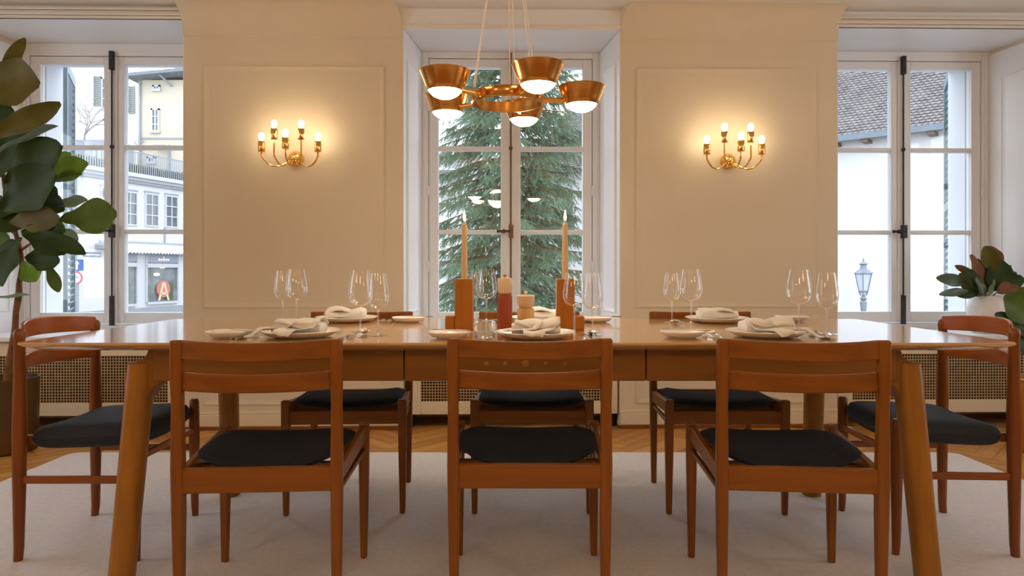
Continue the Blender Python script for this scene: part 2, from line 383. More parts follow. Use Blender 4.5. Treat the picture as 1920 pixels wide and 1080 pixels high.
# sills and radiator covers
for k, c in enumerate(WX):
    names = ('below the left window', 'below the middle window', 'below the right window')
    z1 = .565
    poly = [(c-HB+.002, YW-.025), (c+HB-.002, YW-.025), (c+HB-.002, YW+.001), (c+HBB, YG-.03), (c-HBB, YG-.03), (c-HB+.002, YW+.001)]
    struct('trim_%d' % (n+k), MB().prism(poly, 'z', .535, z1), M['trim'], bevel=.006)
    t = thing('radiator_cover', 'cream radiator cover with brass mesh front ' + names[k], 'radiator cover', (c, YW+.015, -.0105), group='radiator covers under the windows'); room(t)
    hw = HB-.012; gx = hw-.095; g0, g1 = .165, .455
    f = MB().box(-hw, -gx, 0, .022, .085, .54).box(gx, hw, 0, .022, .085, .54).box(-gx, gx, 0, .022, .085, g0).box(-gx, gx, 0, .022, g1, .54)
    obj('front_frame', f, M['cover'], t, bevel=.003)
    g = MB(); st = .0175; nb = int(2*gx/st)
    for i in range(nb+1):
        x = -gx+2*gx*i/nb; g.box(x-.0027, x+.0027, .010, .0125, g0, g1)
    nh = int((g1-g0)/st)
    for i in range(nh+1):
        z = g0+(g1-g0)*i/nh; g.box(-gx, gx, .008, .0105, z-.0027, z+.0027)
    tag(obj('mesh_grille', g, M['grille'], t, smooth=False), kind='stuff')
    obj('inner_shade_sheet', MB().box(-gx-.02, gx+.02, .045, .05, .12, .5), M['dark'], t)  # near-black sheet, paints in the shade inside the cover
    for x in (-hw+.03, hw-.03): obj('foot', MB().box(x-.015, x+.015, .03, .12, 0, .09), M['dark'], t)
# parquet planks that can be seen (herring bone)
PL, PW = .45, .09
pm = []
for j in range(3):
    g = .0012
    pm.append(mesh_of(MB().box(-PL/2+g, PL/2-g, -PW/2+g, PW/2-g, -.012, -.0085), 'plank', M['plank%d' % (j+1)], smooth=False))
def seen_floor(x, y):
    if not (y > 1.5 and y < 4.28 and abs(x) < .77*y+.2 and abs(x) < 4.3): return False
    return not (-2.25 < x < 2.28 and y < 3.58)
cnt = 0
for a in range(-90, 90):
    for b in range(-16, 17):
        bx, by = a*PW+b*PL, a*PW-b*PL
        for (cx, cy, rz) in ((bx+PL/2, by+PW/2, 0), (bx+PL+PW/2, by+PW-PL/2, 90)):
            c45 = math.cos(R(45)); X = (cx-cy)*c45; Y = (cx+cy)*c45
            if seen_floor(X, Y) and cnt < 295:
                o = bpy.data.objects.new('plank', random.choice(pm)); COL.objects.link(o); o.parent = fl
                o.location = (X, Y, 0); o.rotation_euler = (0, 0, R(45+rz)); cnt += 1
for o in ROOM: o.matrix_world = RM @ o.matrix_basis

# ------------------------------------------------------------------ rug
rg = rrect(-2.36, 2.38, .4, 3.66, .06, 6)
o = obj('rug', MB().prism(rg, 'z', -.0085, 0), M['rug'], bevel=.003)
tag(o, 'large pale greyish pink wool rug under the dining table', 'rug')

# ------------------------------------------------------------------ dining table
TX, TC = .015, .04
t = thing('dining_table', 'long light oak dining table with splayed legs and wide apron', 'table', (0, 2.6, 0))
def slab(x0, x1, y0, y1, z0, z1):
    mb = MB(); rings = []
    for ins, z in ((.045, z0), (.006, z0+.016), (0, z0+.021), (0, z1-.003), (.003, z1)):
        rings.append([(x, y, z) for x, y in rrect(x0+ins, x1-ins, y0+ins, y1-ins, .03, 4)])
    return mb.loft(rings)
obj('tabletop', slab(TX-1.545, TX+1.545, 2.09-2.6, 3.10-2.6, .727, .755), M['tableX'], t, ang=25)
for yy, sgn in ((2.20, 1), (2.96, -1)):
    for x0, x1 in ((TC-1.19, TC-.388), (TC-.384, TC+.388), (TC+.392, TC+1.19)):
        obj('apron_panel', MB().box(x0, x1, yy-2.6-.012, yy-2.6+.012, .622, .7265), M['tableA'], t, bevel=.002)
core = MB().box(TC-1.18, TC+1.18, 2.215-2.6, 2.235-2.6, .63, .7265).box(TC-1.18, TC+1.18, 2.925-2.6, 2.945-2.6, .63, .7265)
for x in (-1.18, -.4, .4, 1.16): core.box(TC+x, TC+x+.02, 2.235-2.6, 2.925-2.6, .64, .7265)
obj('under_frame', core, M['tableA'], t)
for sx_ in (-1, 1):
    for yb, yt in ((2.135, 2.235), (2.965, 2.905)):
        rings = []
        for q in range(9):
            f = q/8; z = .678*f
            cx = TC+sx_*(1.262-.012*f); cy = yb+(yt-yb)*f-2.6
            rx = (.0375+.003*f); ry = (.034+.006*f)
            pts = []
            for j in range(20):
                a = 2*math.pi*j/20; ca, sa = math.cos(a), math.sin(a)
                pts.append((cx+rx*abs(ca)**.75*math.copysign(1, ca), cy+ry*abs(sa)**.75*math.copysign(1, sa), z))
            rings.append(pts)
        lg = obj('leg', MB().loft(rings), M['tableZ'], t, bevel=.004)
        # bracket that carries the leg up into the apron
        x1 = TC+sx_*1.262
        P = [(TC+sx_*1.13, .622), (TC+sx_*1.17, .60), (TC+sx_*1.205, .60), (TC+sx_*1.215, .69), (TC+sx_*1.225, .70), (TC+sx_*1.222, .712), (TC+sx_*1.205, .7265), (TC+sx_*1.13, .7265)]
        P = [(TC+sx_*1.10, .7265), (TC+sx_*1.10, .625), (TC+sx_*1.16, .620), (TC+sx_*1.195, .60), (TC+sx_*1.215, .56), (TC+sx_*1.24, .56), (TC+sx_*1.262, .62), (TC+sx_*1.262, .677), (TC+sx_*1.243, .684), (TC+sx_*1.225, .700), (TC+sx_*1.215, .7265)]
        if sx_ > 0: P = P[::-1]
        yc = yt-2.6
        obj('bracket', MB().prism(P, 'y', yc-.030, yc+.030), M['tableA'], t, bevel=.006)
for x, r in ((-.082, .007), (-.022, .007), (.043, .012), (.108, .007), (.170, .006)):
    mb = MB().lathe([(r, -.0135), (r, -.001)], (0, 0, 0), 16, T=Matrix.Translation((x, 2.20-2.6, .678)) @ Matrix.Rotation(R(-90), 4, 'X'))
    mb = MB().lathe([(r*.6, .0155), (r, .0135), (r, .001)][::-1], (0, 0, 0), 16, T=Matrix.Translation((x, 2.20-2.6, .678)) @ Matrix.Rotation(R(90), 4, 'X'))
    obj('inlay_plug', mb, M['inlay'], t)

# ------------------------------------------------------------------ chairs
def barbox(mb, p0, p1, w, h, w2=None, h2=None):
    p0, p1 = Vector(p0), Vector(p1); d = (p1-p0).normalized(); a = d.cross(Vector((0, 0, 1))).normalized(); b = a.cross(d)
    w2 = w2 or w; h2 = h2 or h; rings = []
    for p, ww, hh in ((p0, w, h), (p1, w2, h2)):
        rings.append([tuple(p+a*x*ww/2+b*y*hh/2) for x, y in ((-1, -1), (1, -1), (1, 1), (-1, 1))])
    return mb.loft([r[::-1] for r in rings])
def postmb(stations, n=4, p=1.0):
    rings = []
    for x, y, z, rx, ry in stations:
        if n == 4: rings.append([(x-rx, y-ry, z), (x+rx, y-ry, z), (x+rx, y+ry, z), (x-rx, y+ry, z)])
        else: rings.append([(x+rx*math.cos(2*math.pi*j/n), y+ry*math.sin(2*math.pi*j/n), z) for j in range(n)])
    return MB().loft(rings)
def pillow(hx0, hx1, y0, y1, zf, thick, sag, n=20, rc=3.2, ke=5):
    mb = MB()
    def shape(u, v):                                   # u,v in -1..1, rounded corners in plan
        k = max(abs(u), abs(v), 1e-6); q = (abs(u)**rc*1.0+abs(v)**rc)**(1/rc)
        f = k/q if q > 0 else 1
        return u*f, v*f, k
    for side in (1, -1):
        def fn(s, t_):
            u, v, k = shape(2*s-1, 2*t_-1)
            hw = hx0+(hx1-hx0)*(v+1)/2
            x = u*hw; y = (y0+y1)/2+(y1-y0)/2*v
            e = math.sqrt(max(0, 1-k**ke))
            zc = zf(v)-(sag(v) if callable(sag) else sag)*(1-u*u)
            z = zc+side*thick/2*e+(.006*(1-u*u)*(1-v*v) if side > 0 else 0)
            return (x, y, z)
        m = MB().grid(fn, n, n)
        if side > 0: m.f = [f[::-1] for f in m.f]
        mb.add(m.v, m.f)
    return mb
def rail_curve(x0, x1, y, z0, z1, bow, th, sag=0, ins=0, n=14):
    rings = []
    for i in range(n+1):
        f = 2*i/n-1; x = x0+(x1-x0)*i/n; b = bow*(1-f*f); s_ = sag*(1-f*f)
        yy = y-b
        rings.append([(x, yy-th/2, z0-s_*.3), (x, yy+th/2, z0-s_*.3), (x, yy+th/2-.001, z1-s_), (x, yy-th/2, z1-s_)])
    return MB().loft([r[::-1] for r in rings][::-1])
def chair_a(label, loc, rz, group):
    t = thing('dining_chair', label, 'chair', loc, rz, group)
    for s in (-1, 1):
        obj('rear_leg', postmb([(s*.214, -.198, 0, .0115, .013), (s*.215, -.200, .30, .0155, .018), (s*.216, -.202, .43, .0165, .018), (s*.216, -.205, .60, .0145, .015), (s*.216, -.210, .70, .017, .014), (s*.216, -.213, .786, .0165, .011)]), M['chairZ'], t, bevel=.006, seg=3)
        obj('front_leg', postmb([(s*.230, .205, 0, .011, .011), (s*.230, .208, .30, .0165, .016), (s*.230, .21, .459, .017, .016)]), M['chairZ'], t, bevel=.006, seg=3)
        mb = barbox(MB(), (s*.213, -.19, .398), (s*.229, .20, .428), .022, .050); obj('side_rail', mb, M['chairY'], t, bevel=.004)
        mb = barbox(MB(), (s*.213, -.19, .352), (s*.229, .20, .366), .016, .014); obj('side_stretcher', mb, M['chairY'], t, bevel=.003)
    obj('top_rail', rail_curve(-.207, .207, -.208, .732, .786, .045, .021, .006), M['chairX'], t, bevel=.005)
    obj('lower_back_rail', rail_curve(-.207, .207, -.203, .645, .697, .042, .019, .004), M['chairX'], t, bevel=.005)
    obj('rear_seat_rail', MB().box(-.205, .205, -.214, -.190, .362, .430), M['chairX'], t, bevel=.004)
    obj('front_seat_rail', MB().box(-.222, .222, .196, .218, .362, .416), M['chairX'], t, bevel=.004)
    obj('cross_rail', MB().box(-.212, .212, -.06, -.04, .37, .40).box(-.212, .212, .09, .11, .38, .41), M['chairX'], t)
    obj('seat', pillow(.206, .224, -.166, .203, lambda v: .450-.006*(v+1)/2, .040, lambda v: .026-.012*v, rc=4.5), M['seat'], t)
    return t
G1 = 'dining chairs along the near side of the table'; G2 = 'dining chairs along the far side of the table'
c0 = chair_a('orange-brown wooden dining chair seen from behind, at near side left', (-.719, 2.10, 0), R(3.8), G1)
dup(c0, (.050, 2.135, 0), R(0), 'wooden dining chair seen from behind, middle of the near side, under the chandelier', G1)
dup(c0, (.822, 2.10, 0), R(-5.0), 'orange-brown wooden dining chair seen from behind, at near side right', G1)
dup(c0, (-.680, 2.935, 0), R(183), 'navy-seated wooden chair across the table, below the left wall sconce', G2)
dup(c0, (.080, 2.945, 0), R(180), 'navy-seated wooden chair across the table, in front of the middle window', G2)
dup(c0, (.862, 2.935, 0), R(179), 'navy-seated wooden chair across the table, below the right wall sconce', G2)
def chair_b(label, loc, rz):
    t = thing('end_chair', label, 'chair', loc, rz, 'chairs at the two ends of the table')
    for s in (-1, 1):
        obj('rear_leg', postmb([(s*.212, -.200, 0, .014, .014), (s*.212, -.197, .04, .0155, .0155), (s*.211, -.196, .30, .021, .021), (s*.210, -.196, .46, .0225, .0225), (s*.209, -.196, .62, .019, .019), (s*.209, -.197, .74, .0165, .0165), (s*.209, -.198, .758, .019, .019), (s*.209, -.198, .772, .017, .017), (s*.209, -.198, .780, .008, .008)], 14), M['beechZ'], t)
        obj('front_leg', postmb([(s*.213, .200, 0, .012, .012), (s*.213, .198, .04, .014, .014), (s*.212, .196, .30, .0205, .0205), (s*.212, .196, .455, .018, .018), (s*.212, .196, .465, .012, .012)], 14), M['beechZ'], t)
        obj('side_stretcher', barbox(MB(), (s*.212, -.19, .272), (s*.212, .19, .272), .014, .026), M['beechY'], t, bevel=.004)
        obj('side_rail', barbox(MB(), (s*.182, -.19, .400), (s*.182, .19, .405), .02, .03), M['beechY'], t)
        obj('stud', MB().tube([(s*.212, .16, .345), (s*.218, .19, .345)], .006, 8), M['brass'], t)
    obj('top_rail', rail_curve(-.200, .200, -.192, .738, .792, .075, .014, -.012, n=18), M['beechX'], t, bevel=.004)
    obj('lower_back_rail', rail_curve(-.200, .200, -.192, .632, .684, .065, .014, -.006, n=18), M['beechX'], t, bevel=.004)
    obj('front_stretcher', MB().box(-.2, .2, .190, .204, .33, .352), M['beechX'], t, bevel=.003)
    obj('seat', pillow(.212, .212, -.185, .207, lambda v: .408+.014*(v+1)/2, .086, .014, rc=8, ke=8, n=34), M['seatB'], t)
    return t
e0 = chair_b('round-legged wooden chair with curved slats at the left table end', (-1.463, 2.51, 0), R(-90))
dup(e0, (1.530, 2.553, 0), R(87.3), 'round-legged wooden chair with curved slats at the right table end')

# ------------------------------------------------------------------ table ware
TZ = .755
def on_table(px, py, z=TZ):                     # a point of the table top seen at a pixel
    d = (HC-z)*FPX/(py-HOR); return ((px-960)*d/FPX, d, z)
def wine_glass(label, px, py, h, r, group='wine glasses on the table'):
    x, y, z = on_table(px, py)
    t = thing('wine_glass', label, 'wine glass', (x, y, z), 0, group)
    bowl = []
    b0 = h*.42
    for q in range(13):
        f = q/12; rr = r*math.sin(math.pi*(.03+.60*f)**.78)**.8 if f < .5 else r*(1-.30*((f-.42)/.58)**1.8)
        bowl.append((rr, b0+(h-b0)*f))
    bowl = [(.004, b0)]+[(r*k1, b0+(h-b0)*k2) for k1, k2 in ((.30, .012), (.58, .05), (.82, .13), (.96, .24), (1.0, .34), (.98, .47), (.91, .64), (.82, .82), (.72, 1.0))]
    obj('bowl', MB().lathe(bowl, n=36, cap=False), M['glass'], t)
    obj('stem', MB().lathe([(.0035, .006), (.0028, .03), (.0026, b0-.02), (.004, b0-.006), (.007, b0+.002)], n=12), M['stem'], t)
    obj('foot', MB().lathe([(.034, 0), (.0345, .001), (.02, .003), (.006, .006), (.003, .01)], n=28), M['stem'], t)
    return t
GL = [
 (530, 601, .218, .036, 'smaller empty wine glass at far left place, leftmost of its pair'),
 (556, 603, .226, .046, 'large empty wine glass at far left place, right of the smaller glass'),
 (676, 622, .222, .044, 'large empty wine glass at near left place, beside a silver spoon'),
 (709, 629, .212, .036, 'smaller empty wine glass at near left place, right of the large one'),
 (893, 598, .218, .034, 'smaller wine glass just right of the left candle block'),
 (912, 602, .226, .046, 'large wine glass between left candle block and red pepper mill'),
 (1077, 622, .212, .042, 'wine glass in front of the right candle block'),
 (1111, 628, .212, .036, 'wine glass immediately right of the right candle block'),
 (1260, 604, .212, .036, 'smaller wine glass at far right place, beside a dark spoon'),
 (1296, 607, .226, .046, 'large wine glass in front of the far right folded napkin'),
 (1498, 618, .224, .045, 'large wine glass at near right place, left of its pair'),
 (1551, 627, .214, .037, 'smaller wine glass at near right place, crossing the window edge')]
for px, py, h, r, lb in GL: wine_glass(lb, px, py, h, r)
def plate(name, label, x, y, r, group):
    prof = [(r*.58, 0), (r*.60, .003), (r*.8, .006), (r*.97, .0185), (r, .021), (r*.985, .0225), (r*.80, .010), (r*.62, .0065), (r*.3, .006), (.001, .006)]
    return tag(obj(name, MB().lathe(prof, n=48), M['china'], loc=(x, y, TZ)), label, 'plate', group)
def napkin(label, x, y, rz, dirx, seed, drape=True, flat=1.0):
    rnd = random.Random(seed); mb = MB()
    # soft folded pad
    Lx, Ly, H = .078, .048, .022*flat
    rings = []
    for i in range(13):
        f = 2*i/12-1; xx = Lx*f; tw = .004*math.sin(3*f+seed); ring = []
        hh = H*(.85+.2*math.sin(2.3*f+seed))*(1 if abs(f) < .99 else .8)
        for j in range(20):
            a = 2*math.pi*j/20; ca, sa = math.cos(a), math.sin(a)
            yy = Ly*abs(ca)**.6*math.copysign(1, ca)*(1+.05*math.sin(5*f+seed)); zz = hh*abs(sa)**.7*math.copysign(1, sa)
            ring.append((xx, yy+.006*math.sin(2*f+seed), .033+zz*.95+tw+.003*math.sin(4*a+seed+3*f)))
        rings.append(ring)
    mb.loft(rings)
    pad = mb
    # second fold lying across the pad
    def fold(u, v):
        xx = -.07+.145*u; yy = -.055+.10*v
        return (xx+.01*v, yy, .058*flat+.006*math.sin(6*u+seed)+.005*math.cos(5*v+u*4)-.016*(2*v-1)**2)
    mb.grid(fold, 12, 8)
    def flap(ox, oy, ex, ey, w0, w1, z0):
        ln = math.hypot(ex-ox, ey-oy); nx, ny = -(ey-oy)/ln, (ex-ox)/ln
        def fn(u, v):
            w = (w0*(1-u)+w1*u); q = 2*v-1
            xx = ox+(ex-ox)*u+nx*w*q; yy = oy+(ey-oy)*u+ny*w*q
            rr = math.hypot(xx, yy)
            base = .027 if rr < .13 else max(.0035, .027-(rr-.13)*.75)
            z = max(base, z0*(1-u*2.2))+.005*math.sin(7*v+seed)*(1-u*.5)*(1 if rr < .15 else .4)+.004
            return (xx, yy, z)
        mb.grid(fn, 14, 10)
    if drape:
        flap(-.01*dirx, -.02, -.155*dirx, -.085, .052, .022, .05)
        flap(.02*dirx, -.02, -.02*dirx, -.145, .060, .030, .05)
    return tag(obj('napkin', mb, M['linen'], loc=(x, y, TZ), rot=(0, 0, rz), solid=.0022, ang=80), label, 'napkin', 'cloth napkins on the dinner plates')
def cut_mesh(kind):
    mb = MB()
    def flat(st, T=None):                        # y, halfwidth, z, halfthick
        mb.loft([[(-w, y, z-h), (w, y, z-h), (w, y, z+h), (-w, y, z+h)] for y, w, z, h in st], T=T)
    if kind == 'fork':
        flat([(-.10, .004, .003, .0014), (-.09, .0085, .003, .0016), (-.02, .0045, .008, .0016), (.03, .0035, .011, .0018), (.045, .009, .009, .001), (.058, .0115, .006, .001), (.066, .0118, .006, .001)])
        for i in range(4):
            x = -.0103+i*.00687
            mb.loft([[(x-.0014, y, z-.0008), (x+.0014, y, z-.0008), (x+.0014, y, z+.0008), (x-.0014, y, z+.0008)] for y, z in ((.064, .006), (.085, .007), (.105, .0125))])
    elif kind == 'spoon':
        flat([(-.10, .004, .003, .0014), (-.09, .0085, .003, .0016), (-.02, .0045, .008, .0016), (.03, .0033, .012, .0018), (.045, .006, .010, .001)])
        def fn(u, v):
            a = 2*math.pi*v; r = u
            return (.0205*r*math.cos(a), .075+.033*r*math.sin(a), .0022+.010*r*r)
        mb.grid(fn, 6, 20)
        def fn2(u, v):
            a = 2*math.pi*v; r = 1-u
            return (.0205*r*math.cos(a), .075+.033*r*math.sin(a), .0036+.009*r*r)
        mb.grid(fn2, 6, 20)
    elif kind == 'knife':
        flat([(-.11, .006, .004, .003), (-.10, .0085, .004, .0035), (-.02, .0065, .004, .003), (0, .006, .003, .002), (.01, .0095, .002, .001), (.08, .0095, .002, .0008), (.105, .003, .002, .0006)])
    elif kind == 'butter_knife':
        flat([(-.085, .005, .004, .0022), (-.02, .004, .004, .0022), (0, .008, .003, .001), (.05, .010, .003, .0008), (.07, .003, .003, .0006)])
    return mesh_of(mb, kind, M['steel'], ang=50)
CM = {k: cut_mesh(k) for k in ('fork', 'spoon', 'knife', 'butter_knife')}
def cutlery(kind, label, x, y, rz, z=TZ, rot=(0, 0)):
    o = obj(kind, CM[kind], None, loc=(x, y, z), rot=(rot[0], rot[1], rz))
    return tag(o, label, 'cutlery', 'silver cutlery at the place settings')
def setting(who, x, y, rz, dx, seed, sx_, sy_, drape, xo=0.0):
    # rz = 0: diner sits on the near side
    plate('dinner_plate', 'white dinner plate under a napkin at the %s place' % who, x, y, .132, 'dinner plates')
    napkin('folded cream cloth napkin on the dinner plate at the %s place' % who, x, y, rz, dx, seed, drape)
    plate('side_plate', 'small white side plate at the %s place' % who, sx_, sy_, .073, 'side plates')
    cutlery('butter_knife', 'butter knife lying across the side plate at the %s place' % who, sx_+.022, sy_+.0, rz+R(-112), TZ+.0215)
    s = 1 if rz == 0 else -1
    for q, off in enumerate((-.165, -.192)):
        cutlery('fork', '%s fork beside the dinner plate at the %s place' % (('inner', 'outer')[q], who), x+s*off, y+s*(-.015+.012*q), rz+R(3*q-2))
    cutlery('knife', 'table knife beside the dinner plate at the %s place' % who, x+s*.160, y-s*.01, rz+R(2))
    cutlery('spoon', 'soup spoon beside the dinner plate at the %s place' % who, x+s*.192, y+s*.005, rz+R(-4))
def P2(px, py):
    v = on_table(px, py); return v[0], v[1]
a = P2(563, 631); b_ = P2(428, 633); setting('near left', a[0], a[1], 0, 1, 1, b_[0], b_[1], True)
a = P2(1004, 633); b_ = P2(843, 634); setting('near middle', a[0], a[1], 0, .62, 2, b_[0], b_[1], True)
a = P2(1437, 631); b_ = P2(1279, 633); setting('near right', a[0], a[1], 0, -1, 3, b_[0], b_[1], True)
a = P2(650, 603); b_ = P2(767, 604); setting('far left', a[0], a[1]-.0, R(180), 1, 4, b_[0], b_[1], False)
a = P2(1015, 603); b_ = P2(1117, 604); setting('far middle', a[0], a[1], R(180), 1, 5, b_[0], b_[1], False)
a = P2(1344, 604); b_ = P2(1485, 602); setting('far right', a[0], a[1], R(180), -1, 6, b_[0], b_[1], False)
# candle blocks, candles
def candle_block(label, x, y, rz, sdir):
    t = thing('candle_holder', label, 'candle holder', (x, y, TZ), rz, 'stepped wooden candle holders')
    obj('tall_block', MB().box(-.0335, .0335, -.0335, .0335, 0, .190), M['blockZ'], t, bevel=.003)
    obj('low_block', MB().box(*sorted((sdir*.0345, sdir*.069)), -.0335, .0335, 0, .051), M['blockZ'], t, bevel=.003)
    return t
def candle(label, x, y):
    t = thing('candle', label, 'candle', (x, y, TZ+.190), 0, 'lit candles on the table')
    obj('taper', MB().lathe([(.0125, 0), (.0118, .05), (.0098, .19), (.0090, .207), (.006, .211), (.0015, .209)], n=20), M['wax'], t)
    obj('wick', MB().tube([(0, 0, .208), (0, 0, .217), (.001, 0, .222)], .0008, 6), M['wick'], t)
    obj('flame', MB().lathe([(.0008, .216), (.0035, .220), (.0052, .228), (.0045, .238), (.0022, .249), (.0003, .258)], n=14), M['flame'], t)
hx, hy = P2(869.5, 619)
candle_block('stepped brown wood candle block left of the red mill', hx, 2.56, 0, -1); candle('tall lit ivory candle on the left block', hx, 2.56)
hx2 = (1059.5-960)*2.56/FPX
candle_block('stepped brown wood candle block right of the cream mill', hx2, 2.56, 0, 1); candle('tall lit ivory candle on the right block', hx2, 2.56)
def mill(label, px, d, r, h, hb, mt):
    x = (px-960)*d/FPX
    t = thing('pepper_mill', label, 'mill', (x, d, TZ), R(12), 'pepper and salt mills')
    n_ = 10 if mt is M['red'] else 32
    obj('body', MB().lathe([(r*.97, 0), (r, .003), (r, hb-.012), (r*.93, hb-.004), (r*.72, hb)], n=n_), mt, t, ang=20)
    if mt is M['red']: hp = [(r*.72, hb), (r*.92, hb+.006), (r*.98, hb+.012), (r, h-.004), (r*.95, h), (.004, h+.001)]
    else: hp = [(r*.75, hb), (r*.98, hb+.010), (r*1.02, hb+.02), (r*1.06, h-.004), (r*.98, h), (.004, h+.001)]
    obj('head', MB().lathe(hp, n=n_), M['cream'], t, ang=20)
    obj('knob', MB().lathe([(.003, h), (.004, h+.004), (.0075, h+.007), (.008, h+.011), (.005, h+.015), (.001, h+.0155)], n=16), M['brass'] if mt is M['red'] else M['cream'], t)
mill('tall mill with dark red faceted body and cream head', 946.5, 2.545, .0285, .192, .134, M['red'])
mill('short mill with tan body and flared cream head', 985.5, 2.66, .0335, .125, .077, M['tan'])
# cut glass tumbler
x, y = P2(909, 637)
t = thing('tumbler', 'small clear cut-glass tumbler in front of the red mill', 'glass', (x, y, TZ))
pr = []
rings = []
for z_, r_ in ((0, .028), (.004, .032), (.045, .0355), (.0585, .036), (.0585, .034), (.008, .029), (.006, .001)):
    k = 30; rings.append([((r_+(.0012 if (j % 2 and .003 < z_ < .05) else 0))*math.cos(2*math.pi*j/k), (r_+(.0012 if (j % 2 and .003 < z_ < .05) else 0))*math.sin(2*math.pi*j/k), z_) for j in range(k)])
obj('cup', MB().loft(rings), M['crystal'], t, smooth=False)

# ------------------------------------------------------------------ chandelier
CX, CY, CZ = -.02, 2.82, 1.683
t = thing('chandelier', 'brass ring chandelier with five glowing cone shades over the table', 'chandelier', (CX, CY, 0))
obj('ring', MB().lathe([(.139, CZ-.022), (.145, CZ-.022), (.148, CZ-.018), (.145, CZ-.014), (.145, CZ+.016), (.148, CZ+.02), (.144, CZ+.023), (.139, CZ+.023), (.139, CZ-.022)], n=64, cap=False), M['brushed'], t)
for i in range(5):
    a = R(4+72*i); ca, sa = math.cos(a), math.sin(a)
    T = Matrix.Translation((.31*ca, .31*sa, CZ)) @ Matrix.Rotation(a, 4, 'Z')
    sh = obj('shade', MB().lathe([(.0640, -.018), (.0660, -.0195), (.0675, -.018), (.0735, -.004), (.0965, .053), (.0985, .056), (.0965, .0575), (.092, .053), (.066, -.008)], n=48, cap=False, T=T), M['brushed'], t)
    prof = [(.0645, -.016), (.058, -.026), (.045, -.037), (.028, -.045), (.012, -.048), (.0008, -.0485)]
    obj('diffuser', MB().lathe(prof[::-1]+[(.0645, -.012), (.001, -.010)], n=40, cap=False, T=T), M['dome'], sh)
    obj('arm', MB().tube([(.146, 0, -.001), (.242, 0, -.001)], .0115, 14, T=T.copy() @ Matrix.Translation((-.31, 0, 0))), M['brass'], t)
    obj('arm_collar', MB().tube([(.140, 0, -.001), (.156, 0, -.001)], .0165, 14, T=T.copy() @ Matrix.Translation((-.31, 0, 0))), M['brass'], t)
    obj('shade_cap', MB().lathe([(.064, .0), (.064, .004), (.02, .006), (.001, .007)], n=32, cap=False, T=T), M['brushed'], sh)
for a in (200, 320, 80):
    ca, sa = math.cos(R(a)), math.sin(R(a))
    obj('cord_anchor', MB().lathe([(.006, .018), (.007, .02), (.007, .032), (.004, .036)], (.142*ca, .142*sa, CZ), 10), M['brass'], t)
    for s in (-1, 1):
        p0 = (.142*ca-s*.011*sa, .142*sa+s*.011*ca, CZ+.033); p1 = (.018*ca-s*.004*sa, .018*sa+s*.004*ca, ZC-.03)
        obj('cord', MB().tube([p0, p1], .0028, 6), M['cord'], t)
obj('canopy', MB().lathe([(.03, ZC-.035), (.055, ZC-.03), (.06, ZC-.002), (.06, ZC)], n=32), M['brass'], t)

# ------------------------------------------------------------------ wall sconces
def sconce(label, xw, lz):
    t = thing('wall_sconce', label, 'wall lamp', (xw, YW, lz), 0, 'brass wall sconces')
    t.matrix_world = RM @ t.matrix_basis
    obj('rosette', MB().lathe([(.050, 0), (.050, .006), (.046, .014), (.034, .026), (.030, .040), (.018, .052), (.001, .056)], n=28, T=Matrix.Rotation(R(90), 4, 'X')), M['brass'], t)
    rr = MB()
    for q in range(10):
        a = 2*math.pi*q/10; rr.tube([(.040*math.cos(a), -.018, .040*math.sin(a)), (.030*math.cos(a), -.036, .030*math.sin(a)), (.012*math.cos(a), -.050, .012*math.sin(a))], [.008, .009, .005], 8)
    obj('petals', rr, M['brass'], t)
    for (ux, p, zc) in ((-.170, .125, .055), (-.079, .175, .120), (.003, .225, .057), (.080, .175, .120), (.166, .125, .055)):
        top = zc-.032
        pts = [(0, -.03, .0)]
        L = math.hypot(ux, p-.03); 
        path = [(0, 0.0), (.25, -.030), (.5, -.056), (.75, -.052), (.93, -.022), (1.0, .0)]
        low = -.0
        for f, z_ in path[1:]: pts.append((ux*f, -.03-(p-.03)*f, z_))
        pts.append((ux, -p, top*.5+.0 if top > .03 else top)); pts.append((ux, -p, top))
        # smooth the path
        sm = []
        V = [Vector(q) for q in pts]
        for i in range(len(V)-1):
            p0, p1, p2, p3 = V[max(i-1, 0)], V[i], V[i+1], V[min(i+2, len(V)-1)]
            for k in range(4):
                f = k/4; sm.append(.5*((2*p1)+(-p0+p2)*f+(2*p0-5*p1+4*p2-p3)*f*f+(-p0+3*p1-3*p2+p3)*f**3))
        sm.append(V[-1])
        ar = obj('arm', MB().tube(sm, .0048, 8), M['brass'], t)
        obj('cup', MB().lathe([(.004, -.034), (.019, -.033), (.0205, -.031), (.0205, .030), (.019, .032), (.017, .030), (.004, .02)], (ux, -p, zc), 20), M['brass'], ar)
        obj('bulb', MB().lathe([(.009, .028), (.011, .038), (.015, .050), (.0175, .061), (.016, .072), (.009, .081), (.001, .083)], (ux, -p, zc), 18), M['bulb'], ar)
sconce('brass five-arm wall sconce with lit bulbs, left of the middle window', -1.335, 1.662)
sconce('brass five-arm wall sconce with lit bulbs, right of the middle window', 1.352, 1.655)

